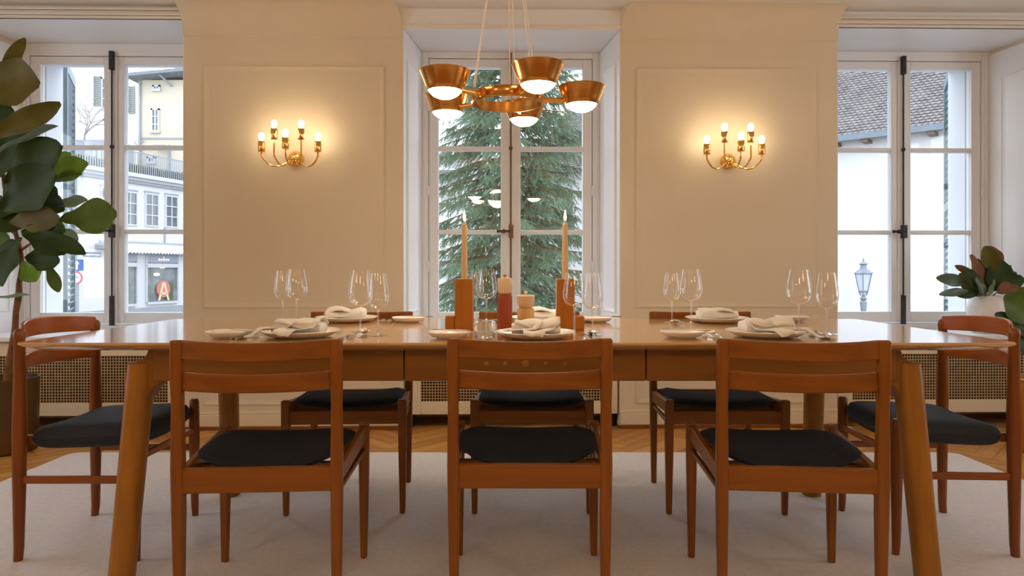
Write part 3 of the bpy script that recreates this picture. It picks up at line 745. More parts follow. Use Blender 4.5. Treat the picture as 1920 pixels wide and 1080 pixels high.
# ------------------------------------------------------------------ plants
def leaf_mb(base, tip, width, face=(0, -1, 0), curl=.15, cup=.12, fiddle=.35, wav=.06, seed=0, n=12, m=6):
    rnd = random.Random(seed); ph = rnd.random()*6
    B, Tt, Fc = Vector(base), Vector(tip), Vector(face)
    d = Tt-B; L = d.length; d.normalize(); s = d.cross(Fc).normalized(); nrm = s.cross(d).normalized()
    def fn(u, v):
        q = 2*v-1
        w = math.sin(math.pi*min(1, u*.97+.015)**(1+fiddle))**.62
        w *= (1-.18*fiddle*math.exp(-((u-.33)/.12)**2)*2)
        hw = width/2*max(.02, w)
        cc = nrm*(-curl*L*(u*u)+cup*width*(abs(q)**1.3)*w+wav*width*math.sin(u*11+ph+q*2)*q*q)
        return tuple(B+d*(L*u)+s*(hw*q)+cc)
    return MB().grid(fn, n, m)
def leafset(root, L, d0, org):
    O = Vector(org)
    for i, row in enumerate(L):
        (bx, by), (tx, ty), w, mt = row[:4]; dd = row[4] if len(row) > 4 else 0; td = row[5] if len(row) > 5 else 0; fc = row[6] if len(row) > 6 else (random.uniform(-.5, .5), -1, random.uniform(-.2, .6))
        B = Vector(PX(bx, by, d0+dd))-O; Tt = Vector(PX(tx, ty, d0+dd+td))-O; wid = w*(d0+dd)/FPX
        lf = leaf_mb(B, Tt, wid, fc, curl=random.uniform(-.02, .14), seed=i, fiddle=row[7] if len(row) > 7 else .35)
        o = obj('leaf', lf, M[mt], root, ang=180)
def stem(root, name, pts, rad, m, org, d0):
    O = Vector(org); V = [Vector(PX(px, py, d0+dd))-O for px, py, dd in pts]
    return obj(name, MB().tube(V, rad, 10), m, root)
D0 = 3.72
org = (PX(8, 0, D0)[0], D0, -.0085)
pot = thing('plant_pot', 'dark bronze cylindrical floor pot at the far left', 'plant pot', org)
obj('pot_body', MB().lathe([(.145, 0), (.155, .01), (.162, .395), (.162, .40), (.154, .40), (.150, .36), (.001, .355)], n=40), M['potdark'], pot)
obj('soil', MB().lathe([(.149, .358), (.10, .368), (.001, .372)], n=30, cap=False), M['soil'], pot)
D1 = D0-.05
fo = (org[0], org[1], .363)
fic = thing('fiddle_leaf_fig', 'tall fiddle-leaf fig tree with broad leaves by the left window', 'potted plant', fo)
stem(fic, 'trunk', [(12, 720, 0), (18, 680, 0), (28, 620, 0), (30, 585, -.02), (35, 555, -.02), (36, 530, 0), (42, 500, 0), (38, 470, 0), (30, 440, 0), (22, 400, .03), (8, 350, .03), (4, 300, .03), (0, 250, .03), (-14, 190, 0)], [.020, .019, .016, .015, .017, .013, .013, .012, .011, .010, .010, .009, .008, .006], M['bark'], fo, D1)
stem(fic, 'branch', [(38, 470, 0), (60, 455, -.05), (80, 440, -.1)], [.008, .006, .003], M['bark'], fo, D1)
stem(fic, 'branch', [(30, 440, 0), (10, 425, .03), (-20, 420, .05)], [.008, .006, .003], M['bark'], fo, D1)
FL = [((-8, 150), (47, 72), 24, 'leafo', -.1, 0, (.8, -.6, 0)), ((-38, 150), (66, 158), 95, 'leafo', -.12, -.05, (.1, -1, .1)), ((30, 175), (66, 148), 34, 'leafm', 0, 0),
 ((-30, 262), (106, 198), 42, 'leafo', -.1, -.05, (-.3, -.8, -.6)), ((-15, 290), (102, 232), 40, 'leafg', -.1, -.1, (-.2, -.7, .7)),
 ((12, 345), (112, 268), 76, 'leafd', -.12, -.05), ((-25, 340), (60, 245), 60, 'leafd', 0, 0), ((70, 340), (128, 285), 40, 'leafb', .05, 0), ((78, 335), (156, 305), 50, 'leafb', -.05, -.03, (.1, -1, .2)),
 ((80, 345), (150, 322), 34, 'leafp', -.08, 0, (0, -.6, .7)), ((5, 395), (104, 322), 88, 'leafd', -.16, -.05), ((-10, 420), (60, 340), 70, 'leafd', -.02, 0), ((60, 385), (104, 350), 50, 'leafd', 0, 0),
 ((92, 385), (164, 376), 28, 'leafp', 0, 0, (0, -.8, .5)), ((104, 412), (214, 402), 68, 'leafm', -.12, -.03, (0, -1, .1), .9), ((18, 415), (112, 408), 52, 'leafo', -.14, -.05),
 ((30, 395), (118, 432), 44, 'leafm', -.05, 0), ((50, 425), (118, 470), 56, 'leafd', -.16, -.05), ((72, 434), (153, 470), 32, 'leafd', -.2, -.05, (0, -.8, .5)), ((98, 440), (146, 450), 34, 'leafp', .03, 0),
 ((48, 480), (110, 488), 50, 'leafd', -.12, -.03), ((38, 445), (-4, 535), 64, 'leafd', -.1, -.1), ((28, 450), (-30, 520), 60, 'leafd', .02, 0), ((44, 490), (66, 527), 40, 'leafb', 0, 0),
 ((88, 492), (110, 547), 22, 'leafm', -.05, 0, (.5, -.8, 0)), ((-20, 560), (56, 554), 17, 'leafp', 0, -.05, (0, -.5, 1)), ((-30, 400), (14, 380), 50, 'leafd', 0, 0), ((-40, 330), (15, 300), 50, 'leafm', .05, 0),
 ((-30, 300), (20, 270), 40, 'leafo', .02, 0), ((-40, 440), (20, 455), 40, 'leafm', .05, 0), ((-35, 230), (25, 210), 60, 'leafd', .05, 0), ((58, 360), (120, 395), 40, 'leafd', -.02, 0),
 ((-30, 380), (40, 425), 60, 'leafd', -.05, 0), ((40, 435), (100, 445), 44, 'leafd', -.08, 0)]
leafset(fic, FL, D1-.05, fo)
# right hand pot and plant
D2 = 3.70; org = (PX(1962, 0, D2)[0], D2, -.0085)
pot = thing('plant_pot', 'ochre orange ribbed floor pot at the far right', 'plant pot', org)
obj('pot_body', MB().lathe([(.140, 0), (.150, .01), (.158, .30), (.160, .33), (.164, .345), (.160, .36), (.160, .385), (.166, .395), (.160, .40), (.152, .395), (.150, .36), (.001, .355)], n=40), M['potgold'], pot)
obj('soil', MB().lathe([(.149, .358), (.10, .368), (.001, .372)], n=30, cap=False), M['soil'], pot)
ro = (org[0], org[1], .363)
rp_ = thing('rubber_plant', 'green broad-leaved plant rising from the ochre pot at the right edge', 'potted plant', ro)
stem(rp_, 'trunk', [(1958, 720, 0), (1950, 650, 0), (1945, 600, 0), (1948, 560, 0)], [.012, .010, .008, .006], M['bark'], ro, D2)
leafset(rp_, [((1952, 600), (1890, 560), 62, 'leafm', -.05, -.05), ((1950, 640), (1868, 588), 38, 'leafd', -.08, 0), ((1945, 600), (1915, 540), 50, 'leafm', 0, 0), ((1950, 665), (1893, 618), 40, 'leafd', -.1, 0),
  ((1948, 650), (1898, 640), 40, 'leafd', 0, 0), ((1950, 620), (1990, 560), 60, 'leafm', 0, 0), ((1950, 660), (2000, 640), 50, 'leafd', 0, 0), ((1948, 580), (1935, 520), 40, 'leafb', 0, 0)], D2, ro)
# vase on the right window sill
D3 = 4.46; vx = PX(1853, 0, D3)[0]; vo = (vx, D3, .565)
v = thing('vase', 'white glazed ceramic vase on the right window sill', 'vase', vo)
obj('vase_body', MB().lathe([(.085, 0), (.105, .02), (.122, .09), (.122, .16), (.105, .215), (.088, .238), (.086, .245), (.080, .244), (.095, .20), (.10, .05), (.001, .02)], n=40), M['vase'], v)
mg = thing('magnolia_branches', 'cut branches with green and brown leaves in the white vase', 'branches', (vx, D3, .80))
mo = (vx, D3, .80)
D3a = D3
for pts in ([(1850, 560, 0), (1846, 530, -.02), (1848, 500, -.03)], [(1852, 560, 0), (1868, 520, -.02), (1880, 500, -.02)], [(1848, 560, 0), (1825, 535, -.03), (1800, 528, -.05)], [(1855, 560, 0), (1885, 535, -.03), (1912, 528, -.05)]):
    stem(mg, 'twig', pts, [.004, .0035, .002], M['bark'], mo, D3a)
ML = [((1850, 550), (1800, 515), 44, 'leafo', -.03), ((1845, 540), (1818, 478), 30, 'leafbr', -.05), ((1850, 530), (1834, 485), 26, 'leafg', -.02), ((1866, 510), (1848, 462), 30, 'leafo', -.06), ((1880, 500), (1850, 462), 26, 'leafbr', -.02),
 ((1862, 545), (1884, 488), 46, 'leafd', -.06), ((1850, 548), (1850, 490), 26, 'leafbr', -.02), ((1810, 530), (1760, 520), 24, 'leafg', -.06), ((1815, 545), (1761, 552), 16, 'leafg', -.08), ((1835, 548), (1794, 552), 20, 'leafd', -.08),
 ((1826, 515), (1790, 498), 14, 'leafbr', -.02), ((1840, 545), (1808, 505), 30, 'leafd', -.08), ((1880, 530), (1908, 512), 20, 'leafd', -.04), ((1885, 538), (1922, 520), 26, 'leafd', -.06), ((1880, 545), (1918, 545), 24, 'leafbr', -.08),
 ((1870, 550), (1895, 530), 22, 'leafbr', -.1), ((1850, 555), (1868, 525), 18, 'leafp', -.1), ((1848, 556), (1830, 520), 16, 'leafg', -.1), ((1860, 500), (1838, 492), 24, 'leafo', 0), ((1845, 500), (1862, 485), 20, 'leafbr', -.03), ((1862, 520), (1900, 500), 22, 'leafg', -.02)]
leafset(mg, [r + (0, (random.uniform(-.5, .5), -1, random.uniform(-.3, .5)), .0) for r in ML], D3a, mo)

# ------------------------------------------------------------------ outdoors
GZ = -2.6
o = obj('ground', MB().box(-70, 70, 5.3, 110, GZ-.3, GZ), M['asphalt']); o['kind'] = 'structure'
# window shutters of our own house, folded open outside
def house_shutter(label, p, q, z0, z1):
    p, q = Vector((*p, 0)), Vector((*q, 0)); d = (q-p); L = d.length; a = math.atan2(d.y, d.x)
    t = thing('window_shutter', label, 'shutter', (p.x, p.y, z0), a, 'open shutters outside the windows')
    H = z1-z0
    obj('shutter_frame', MB().box(0, .05, -.018, .018, 0, H).box(L-.05, L, -.018, .018, 0, H).box(.05, L-.05, -.018, .018, 0, .07).box(.05, L-.05, -.018, .018, H-.07, H).box(.05, L-.05, -.018, .018, H*.5-.03, H*.5+.03), M['shutter'], t)
    sl = mesh_of(MB().box(.05, L-.05, -.004, .004, -.02, .02, T=Matrix.Rotation(R(35), 4, 'X')), 'slat', M['shutter'], smooth=False)
    for i in range(36):
        z = .10+i*(H-.2)/35
        if abs(z-H/2) > .05:
            s_ = bpy.data.objects.new('slat', sl); COL.objects.link(s_); s_.parent = t; s_.location = (0, 0, z)
house_shutter('blue-grey louvred shutter standing open outside the left window', (PX(121, 0, 5.04)[0], 5.04), (PX(137, 0, 5.55)[0], 5.55), .45, 2.52)
house_shutter('blue-grey louvred shutter standing open outside the right window', (PX(1786, 0, 5.08)[0], 5.08), (PX(1774, 0, 5.58)[0], 5.58), .45, 2.50)

class Face:                                   # a vertical facade through two picture columns
    def __init__(s, pa, da, dirv):
        s.O = Vector(((pa-960)*da/FPX, da, 0)); u = Vector((dirv[0], dirv[1], 0)).normalized(); s.u = u; s.ang = math.atan2(u.y, u.x)
    def at(s, px, py):
        k = (px-960)/FPX                      # ray (k t, t): O + u a
        a = (k*s.O.y-s.O.x)/(s.u.x-k*s.u.y); d = s.O.y+s.u.y*a
        return a, HC+(HOR-py)*d/FPX
    def bx(s, mb, x0, x1, yt, yb, n0, n1):    # picture box (columns x0..x1; rows at the middle column), depth n0..n1 (local y, + into the wall)
        a0, a1 = s.at(x0, 0)[0], s.at(x1, 0)[0]; m = (x0+x1)/2
        zt, zb = s.at(m, yt)[1], s.at(m, yb)[1]
        return mb.box(a0, a1, n0, n1, zb, zt)
# --- white shop building
FA = Face(230, 32, (.305, 1))
sb = thing('shop_building', 'white corner shop building with large shop windows across the street', 'building', (FA.O.x, FA.O.y, 0), FA.ang)
aL, aR = FA.at(40, 0)[0], FA.at(420, 0)[0]
ztop = 4.4+HC
def ab(px, py=0): return FA.at(px, py)
obj('wall', MB().box(aL, aR, 0, 3, GZ, ztop), M['whitewall'], sb)
te = obj('terrace_ground', MB().box(aL-8, aR+14, 3.02, 30, GZ, 5.3), M['stonegrey'], loc=(FA.O.x, FA.O.y, 0), rot=(0, 0, FA.ang)); te['kind'] = 'structure'
obj('cornice', MB().box(aL, aR, -.35, .1, ztop-.02, ztop+.16).box(aL, aR, -.18, .0, ztop-.16, ztop-.02), M['outframe'], sb)
obj('cornice_shade_board', MB().box(aL, aR, -.12, .0, ztop-.30, ztop-.16), M['stonegrey'], sb)
zz = FA.at(290, 470)[1]; z_s0 = FA.at(300, 459)[1]
obj('string_course', MB().box(ab(185)[0], aR, -.10, 0, z_s0-.02, z_s0+.10), M['stonegrey'], sb)
aw = MB(); a0_ = ab(190)[0]
st = .20; k = int((aR-a0_)/st)
zt_ = z_s0-.06
for i in range(k):
    x0 = a0_+i*st; aw.prism([(x0, zt_), (x0, zt_-.34), (x0+st*.5, zt_-.42), (x0+st, zt_-.34), (x0+st, zt_)][::-1], 'y', -.42, -.38)
aw.box(a0_, aR, -.42, 0, zt_-.02, zt_+.03)
obj('awning', aw, M['signwhite'], sb)
def swin(x0, x1, yt, yb, cols, rows, transom=.0):
    m = MB(); FA.bx(m, x0, x1, yt, yb, -.02, .02)
    a0, a1 = ab(x0)[0], ab(x1)[0]; mm = (x0+x1)/2; zt, zb = FA.at(mm, yt)[1], FA.at(mm, yb)[1]; fw = .07
    f = MB().box(a0, a0+fw, -.06, .0, zb, zt).box(a1-fw, a1, -.06, 0, zb, zt).box(a0+fw, a1-fw, -.06, 0, zb, zb+fw).box(a0+fw, a1-fw, -.06, 0, zt-fw, zt)
    w = obj('window', f, M['outframe'], sb)
    for i in range(1, cols): x = a0+(a1-a0)*i/cols; obj('glazing_bar', MB().box(x-.025, x+.025, -.05, -.01, zb+fw, zt-fw), M['outframe'], w)
    for r_ in rows: z = zb+(zt-zb)*r_; obj('glazing_bar', MB().box(a0+fw, a1-fw, -.052, -.01, z-.025, z+.025), M['outframe'], w)
    obj('pane', MB().box(a0+fw, a1-fw, -.012, -.004, zb+fw, zt-fw), M['outglass'], w)
    obj('window_head', MB().box(a0-.04, a1+.04, -.03, -.001, zt, zt+.10), M['stonegrey'], w)
for x0, x1, yt, yb in ((229, 257, 359, 423), (271, 297, 363, 425), (309, 333, 367, 427)): swin(x0, x1, yt, yb, 2, (.34, .66))
swin(188, 200, 350, 375, 1, ())
# shop fronts
for q, (x0, x1, yt, yb) in enumerate(((228, 254, 474, 570), (274, 331, 477, 565), (108, 119, 485, 572))):
    a0, a1 = ab(x0)[0], ab(x1)[0]; mm = (x0+x1)/2; zt, zb = FA.at(mm, yt)[1], FA.at(mm, yb)[1]
    f = MB().box(a0-.06, a0, -.10, .0, zb, zt).box(a1, a1+.06, -.10, 0, zb, zt).box(a0, a1, -.12, 0, zb-.12, zb)
    s_ = obj('shop_window', f, M['outframe'], sb)
    obj('pane', MB().box(a0, a1, -.02, -.012, zb, zt), M['shopglass'], s_)
    if q < 2:
        obj('fascia', MB().box(a0, a1, -.11, -.02, zt-.42, zt), M['fascia'], s_)
        obj('transom', MB().box(a0, a1, -.13, -.02, zt-.66, zt-.46), M['outframe'], s_)
    if q == 1:
        am = (a0+a1)/2; L = a1-a0; zf = zt-.25
        lg = MB().prism([(am-.05, zf+.06), (am+.05, zf+.06), (am, zf+.16)][::1], 'y', -.125, -.112)
        for i in range(6):
            x = am-.33+i*.12; lg.box(x, x+.08, -.125, -.112, zf-.07, zf+.03+(.02 if i in (0, 3) else 0))
        obj('shop_emblem', lg, M['signwhite'], s_)
        z0 = zb
        obj('lamp_glow', MB().lathe([(.001, -.08), (.12, -.05), (.14, 0), (.12, .05), (.001, .08)], (a0+L*.28, -.10, z0+1.35), 12), M['warmlamp'], s_)
        obj('lamp_glow', MB().box(a0+L*.42, a0+L*.56, -.08, -.03, z0+1.66, z0+1.74), M['warmlamp'], s_)
        dm = MB()
        dm.lathe([(.001, -.035), (.42, -.035), (.42, .035), (.001, .035)], (0, 0, 0), 24, T=Matrix.Translation((a0+L*.50, -.09, z0+.62)) @ Matrix.Rotation(R(90), 4, 'X'))
        obj('round_display', dm, M['shopred'], s_)
        A = MB(); cx_ = a0+L*.50
        for s in (-1, 1): A.add([(cx_+s*.02-.06, -.14, z0+.95), (cx_+s*.02+.06, -.14, z0+.95), (cx_+s*.30+.06, -.14, z0+.05), (cx_+s*.30-.06, -.14, z0+.05), (cx_+s*.02-.06, -.11, z0+.95), (cx_+s*.02+.06, -.11, z0+.95), (cx_+s*.30+.06, -.11, z0+.05), (cx_+s*.30-.06, -.11, z0+.05)],
            [(0, 1, 2, 3), (7, 6, 5, 4), (0, 4, 5, 1), (1, 5, 6, 2), (2, 6, 7, 3), (3, 7, 4, 0)])
        A.box(cx_-.2, cx_+.2, -.14, -.11, z0+.34, z0+.46)
        obj('letter_display', A, M['shopwood'], s_)
        obj('hanging_goods', MB().box(a0+L*.62, a0+L*.64, -.06, -.03, z0+.1, z0+1.0).box(a0+L*.66, a0+L*.86, -.06, -.03, z0+.06, z0+.9), M['hedge'], s_)
    if q == 0:
        rk = MB()
        for i in range(4): rk.box(a0+.05, a0+(a1-a0)*.4, -.06, -.04, zb+.1+.24*i, zb+.13+.24*i)
        rk.box(a0+(a1-a0)*.4, a0+(a1-a0)*.42, -.06, -.04, zb, zb+.9)
        obj('display_rack', rk, M['outframe'], s_)
obj('plinth', MB().box(aL, aR, -.06, 0, GZ, FA.at(270, 572)[1]-.12), M['stonegrey'], sb)
obj('drain_pipe', MB().box(ab(307)[0], ab(309)[0], -.08, -.0, z_s0, FA.at(308, 427)[1]), M['stonegrey'], sb)
for px in (143,): obj('wall_joint', MB().box(ab(px)[0]-.03, ab(px)[0]+.03, -.02, 0, GZ, ztop-.3), M['stonegrey'], sb)
obj('door_canopy', MB().box(ab(178)[0], ab(192)[0], -.5, 0, FA.at(185, 467)[1], FA.at(185, 456)[1]), M['stonegrey'], sb)
# street name plate (on the wall)
a0, a1 = ab(156)[0], ab(188)[0]; zt, zb = FA.at(172, 473)[1], FA.at(172, 481)[1]
pl_ = thing('street_sign', 'dark blue street name plate with white lettering on the white wall', 'sign', (FA.O.x, FA.O.y, 0), FA.ang)
obj('sign_plate', MB().box(a0, a1, -.05, -.001, zb, zt), M['namesign'], pl_)
def text(body, root, loc, size, m, rz=0, sxx=1.0):
    cu = bpy.data.curves.new('lettering', 'FONT'); cu.body = body; cu.size = size; cu.align_x = 'CENTER'; cu.align_y = 'CENTER'; cu.extrude = .004; cu.resolution_u = 2
    tmp = bpy.data.objects.new('tmp', cu); COL.objects.link(tmp); bpy.context.view_layer.update()
    dg = bpy.context.evaluated_depsgraph_get(); me = bpy.data.meshes.new_from_object(tmp.evaluated_get(dg)); bpy.data.objects.remove(tmp)
    me.materials.clear(); me.materials.append(m)
    o = bpy.data.objects.new('lettering', me); COL.objects.link(o); o.parent = root; o.location = loc; o.rotation_euler = (R(90), 0, rz); o.scale = (sxx, 1, 1)
    return o
tx_ = text('Augustinergasse', pl_, ((a0+a1)/2, -.056, (zt+zb)/2), .17, M['signwhite'])
w_ = tx_.dimensions.x if tx_.dimensions.x > 0 else 1.2
bpy.context.view_layer.update(); w_ = tx_.dimensions.x; tx_.scale = ((a1-a0)*.92/w_, 1, 1)
# traffic signs on one pole
sd = 26.0
def SP(px, py): return PX(px, py, sd)
x0, _, zc1 = SP(145, 497); s1 = FPX/sd
tsn = thing('traffic_sign', 'pole with blue one-way arrow sign above round red-rimmed sign', 'sign', (x0, sd, GZ))
obj('pole', MB().tube([(0, .04, 0), (0, .04, zc1-GZ+.1)], .035, 10), M['stonegrey'], tsn)
hw = 12/s1
sq = obj('square_sign', MB().prism(rrect(-hw, hw, zc1-GZ-10.5/s1, zc1-GZ+10.5/s1, .03), 'y', -.02, 0), M['signblue'], tsn)
ar_ = [(-.035, -.17), (.035, -.17), (.028, .04), (.09, .03), (0, .18), (-.09, .03), (-.028, .04)]
obj('arrow', MB().prism([(a, b+zc1-GZ) for a, b in ar_], 'y', -.03, -.021), M['signwhite'], sq)
zc2 = SP(143, 521)[2]-GZ; xo = SP(143, 0)[0]-x0; Tr = Matrix.Translation((xo, 0, zc2)) @ Matrix.Rotation(R(90), 4, 'X')
rs = obj('round_sign', MB().lathe([(.001, 0), (.25, 0), (.25, .02), (.001, .02)], n=32, T=Tr), M['signred'], tsn)
obj('sign_field', MB().lathe([(.001, .021), (.185, .021), (.185, .028), (.001, .028)], n=32, T=Tr), M['signwhite'], rs)
obj('car_pictogram', MB().box(xo-.10, xo+.10, -.036, -.029, zc2+.0, zc2+.045).box(xo-.06, xo+.05, -.036, -.029, zc2+.045, zc2+.085).box(xo-.09, xo-.05, -.036, -.029, zc2-.025, zc2).box(xo+.04, xo+.08, -.036, -.029, zc2-.025, zc2), M['fascia'], rs)
# roof terrace: railing, hedge
ra = MB(); rz0, rz1 = ztop+.16, ztop+.16+1.15
rail = thing('terrace_railing', 'thin metal railing along the flat roof terrace of the shop', 'railing', (FA.O.x, FA.O.y, rz0), FA.ang)
obj('top_rail', MB().box(aL, aR, .18, .22, 1.08, 1.13).box(aL, aR, .18, .22, .05, .09), M['stonegrey'], rail)
bm_ = mesh_of(MB().box(-.02, .02, .19, .21, .09, 1.08), 'bar', M['stonegrey'], smooth=False)
nbar = 90
for i in range(nbar):
    b = bpy.data.objects.new('bar', bm_); COL.objects.link(b); b.parent = rail; b.location = (aL+(aR-aL)*(i+.5)/nbar, 0, 0)
def leafcloud(n_, fn, s, seed):
    rg_ = np.random.default_rng(seed); c = np.array([fn(rg_) for _ in range(n_)])
    a = rg_.normal(size=(n_, 3)); a /= np.linalg.norm(a, axis=1)[:, None]; b = rg_.normal(size=(n_, 3)); b = np.cross(a, b); b /= np.linalg.norm(b, axis=1)[:, None]
    v = np.stack([c-a*s, c+b*s*.6, c+a*s], 1).reshape(-1, 3)
    mb = MB(); mb.v = [tuple(q) for q in v]; mb.f = [(3*i, 3*i+1, 3*i+2) for i in range(n_)]; return mb
he = thing('terrace_hedge', 'low clipped hedge behind the roof terrace railing', 'hedge', (FA.O.x, FA.O.y, rz0), FA.ang)
tag(obj('foliage', leafcloud(9000, lambda g: (g.uniform(aL, aR), .5+g.uniform(0, .6), .5*(1+.0)*g.uniform(0, 1.25)**.7), .06, 3), M['hedge'], he, smooth=False), kind='stuff')
obj('hedge_core', MB().box(aL, aR, .6, 1.0, 0, .5), M['hedge'], he)
# --- frontal house helper
def fhouse(label, Y, x0, x1, ytop, mwall, wins=(), shut=(), roof=None, name='house', group='houses beyond the street', gz=GZ, dep=6):
    s = FPX/Y; ox = (x0-960)/s
    t = thing(name, label, 'building', (ox, Y, gz), 0, group)
    X = lambda px: (px-x0)/s
    Z = lambda py: HC+(HOR-py)/s-gz
    obj('wall', MB().box(0, X(x1), 0, dep, 0, Z(ytop)), mwall, t)
    for (a, b, yt, yb, c_, r_) in wins:
        fw = .10
        f = MB().box(X(a), X(a)+fw, -.10, 0, Z(yb), Z(yt)).box(X(b)-fw, X(b), -.10, 0, Z(yb), Z(yt)).box(X(a), X(b), -.10, 0, Z(yt)-fw, Z(yt)).box(X(a)-.05, X(b)+.05, -.16, 0, Z(yb)-.06, Z(yb)+fw)
        w = obj('window', f, M['outframe'], t)
        obj('pane', MB().box(X(a)+fw, X(b)-fw, -.03, -.01, Z(yb)+fw, Z(yt)-fw), M['outglass'], w)
        for i in range(1, c_): xx = X(a)+(X(b)-X(a))*i/c_; obj('glazing_bar', MB().box(xx-.04, xx+.04, -.08, -.02, Z(yb)+fw, Z(yt)-fw), M['outframe'], w)
        for i in range(1, r_): zz = Z(yb)+(Z(yt)-Z(yb))*i/r_; obj('glazing_bar', MB().box(X(a)+fw, X(b)-fw, -.078, -.02, zz-.03, zz+.03), M['outframe'], w)
    for (a, b, yt, yb) in shut:
        m = MB().box(X(a), X(a)+.06, -.12, -.02, Z(yb), Z(yt)).box(X(b)-.06, X(b), -.12, -.02, Z(yb), Z(yt))
        q = int((Z(yt)-Z(yb))/.12)
        for i in range(q): z = Z(yb)+(Z(yt)-Z(yb))*(i+.5)/q; m.box(X(a)+.06, X(b)-.06, -.10, -.04, z-.045, z+.03)
        obj('shutter', m, M['shutterg'], t)
    return t, X, Z
t, X, Z = fhouse('tall cream house with sage shutters behind the bare tree', 46, 60, 263, 118, M['creamwall'], gz=5.3,
    wins=((88, 111, 118, 182, 2, 3), (191, 241, 146, 205, 3, 3)), shut=((111, 121, 118, 182), (177, 190, 143, 199), (242, 253, 162, 213)))
obj('roof', MB().prism([(X(60)-1, Z(118)), (X(263)+.6, Z(160)-.0), (X(263)+.6, Z(160)+.3), (X(235), Z(112)+.3), (X(60)-1, Z(90))][:0] or [(X(60)-1, Z(118)), (X(240), Z(118)), (X(232), Z(112)), (X(60)-1, Z(100))], 'y', -.5, 6), M['greyslate'], t)
t, X, Z = fhouse('yellow house with grey hipped roof behind the terrace', 42, 263, 376, 150, M['yellowwall'], gz=5.3, dep=3.5,
    wins=((284, 300, 204, 248, 2, 3), (287, 301, 160, 170, 2, 1), (276, 292, 294, 306, 2, 1), (345, 362, 204, 248, 2, 3)))
rf = MB()
p = [(X(250), -1.0, Z(152)), (X(380), -1.0, Z(140)), (X(380), -1.0, Z(133)), (X(250), -1.0, Z(146)), (X(300), 3.5, Z(112)), (X(380), 3.5, Z(100)), (X(250), 4, Z(152)), (X(380), 4, Z(140))]
rf.add(p, [(0, 1, 2, 3), (3, 2, 5, 4), (3, 4, 6), (0, 3, 6), (4, 5, 7, 6), (1, 7, 5, 2), (0, 6, 7, 1)])
obj('roof', rf, M['greyslate'], t, smooth=False)
obj('gutter', MB().add([(X(250), -1.15, Z(153)), (X(380), -1.15, Z(141)), (X(380), -1.0, Z(141)), (X(250), -1.0, Z(153)), (X(250), -1.15, Z(149)), (X(380), -1.15, Z(137)), (X(380), -1.0, Z(137)), (X(250), -1.0, Z(149))], [(0, 3, 2, 1), (4, 5, 6, 7), (0, 1, 5, 4), (1, 2, 6, 5), (2, 3, 7, 6), (3, 0, 4, 7)]), M['gutter'], t)
obj('drain_pipe', MB().box(X(262), X(262)+.10, -.15, -.01, Z(330), Z(152)), M['stonegrey'], t)
obj('drain_pipe', MB().box(X(317), X(317)+.10, -.15, -.01, Z(330), Z(272)), M['stonegrey'], t)
obj('eave_bracket', MB().tube([(X(312), -.9, Z(147)), (X(323), -.05, Z(162))], .06, 6), M['stonegrey'], t)
obj('string_course', MB().box(0, X(376), -.06, 0, Z(261), Z(258)).box(X(295), X(317), -.5, 0, Z(279), Z(274)), M['stonegrey'], t)
t, X, Z = fhouse('low grey garden house behind the terrace railing', 38.5, 95, 215, 262, M['stonegrey'], gz=5.3, dep=2,
    wins=((112, 122, 270, 300, 1, 1), (128, 140, 272, 302, 1, 1), (176, 190, 272, 299, 1, 1)))
# bare trees on the terrace
def bare_tree(label, px, py, Y, size, seed):
    B = PX(px, py, Y); B0 = B[2]-5.3; t = thing('bare_tree', label, 'tree', (B[0], B[1], 5.3), 0, 'bare winter trees behind the terrace')
    rnd = random.Random(seed); mb = MB(); tk = MB()
    def grow(p, d, L, r, dep):
        q = p+d*L; (tk if dep == 0 else mb).tube([p, (p+q)/2+Vector((rnd.uniform(-1, 1), 0, rnd.uniform(-1, 1)))*L*.06, q], [r, r*.85, r*.7], 5)
        if dep < 5:
            for _ in range(3 if dep < 4 else 2):
                nd = (d+Vector((rnd.uniform(-1, 1), rnd.uniform(-.6, .6), rnd.uniform(-.5, .45)))*1.15).normalized(); grow(q, nd, L*rnd.uniform(.6, .85), r*.62, dep+1)
    tk.tube([(0, 0, 0), (0, 0, B0)], size*.022, 6); grow(Vector((0, 0, B0)), Vector((.05, 0, 1)), size*.20, size*.014, 0)
    obj('trunk', tk, M['twig'], t); tag(obj('branches', mb, M['twig'], t), kind='stuff')
bare_tree('bare branching tree in front of the cream house', 157, 285, 37.2, 4.6, 5)
bare_tree('thin bare shrub at the corner of the yellow house', 262, 300, 39.5, 2.0, 11)
# --- white house with tiled roof (right) whose eave runs back to the left
FB = Face(1555, 26.3, (.745, -.667))
bb_ = thing('white_house', 'long white house with weathered tiled roof and gutter, seen through the right window', 'building', (FB.O.x, FB.O.y, 0), FB.ang)
bL, bR = FB.at(1000, 0)[0], FB.at(1850, 0)[0]; ze = 243/48.6+HC
zw = ze-.05
# wall pieces with an arched opening (seen through the middle window)
c0_, c1_ = FB.at(1041, 0)[0], FB.at(1074, 0)[0]; zsp = FB.at(1058, 374)[1]; zbt = FB.at(1058, 432)[1]
mw = MB().box(bL, c0_, 0, 5, GZ, zw).box(c1_, bR, 0, 5, GZ, zw).box(c0_, c1_, .0, 5, GZ, zbt)
cm = (c0_+c1_)/2; rr_ = (c1_-c0_)/2; arc = [(cm+rr_*math.cos(R(180-15*i)), zsp+rr_*1.15*math.sin(R(15*i))) for i in range(13)]
mw.prism([(c0_, zw)]+[(a, b) for a, b in arc]+[(c1_, zw)], 'y', 0, 5)
obj('wall', mw, M['whitewall'], bb_)
obj('arch_recess', MB().box(c0_, c1_, 1.0, 1.1, zbt, zsp+rr_*1.2), M['greyslate'], bb_)
obj('gutter', MB().box(bL, bR, -.75, -.50, ze-.24, ze-.02), M['gutter'], bb_)
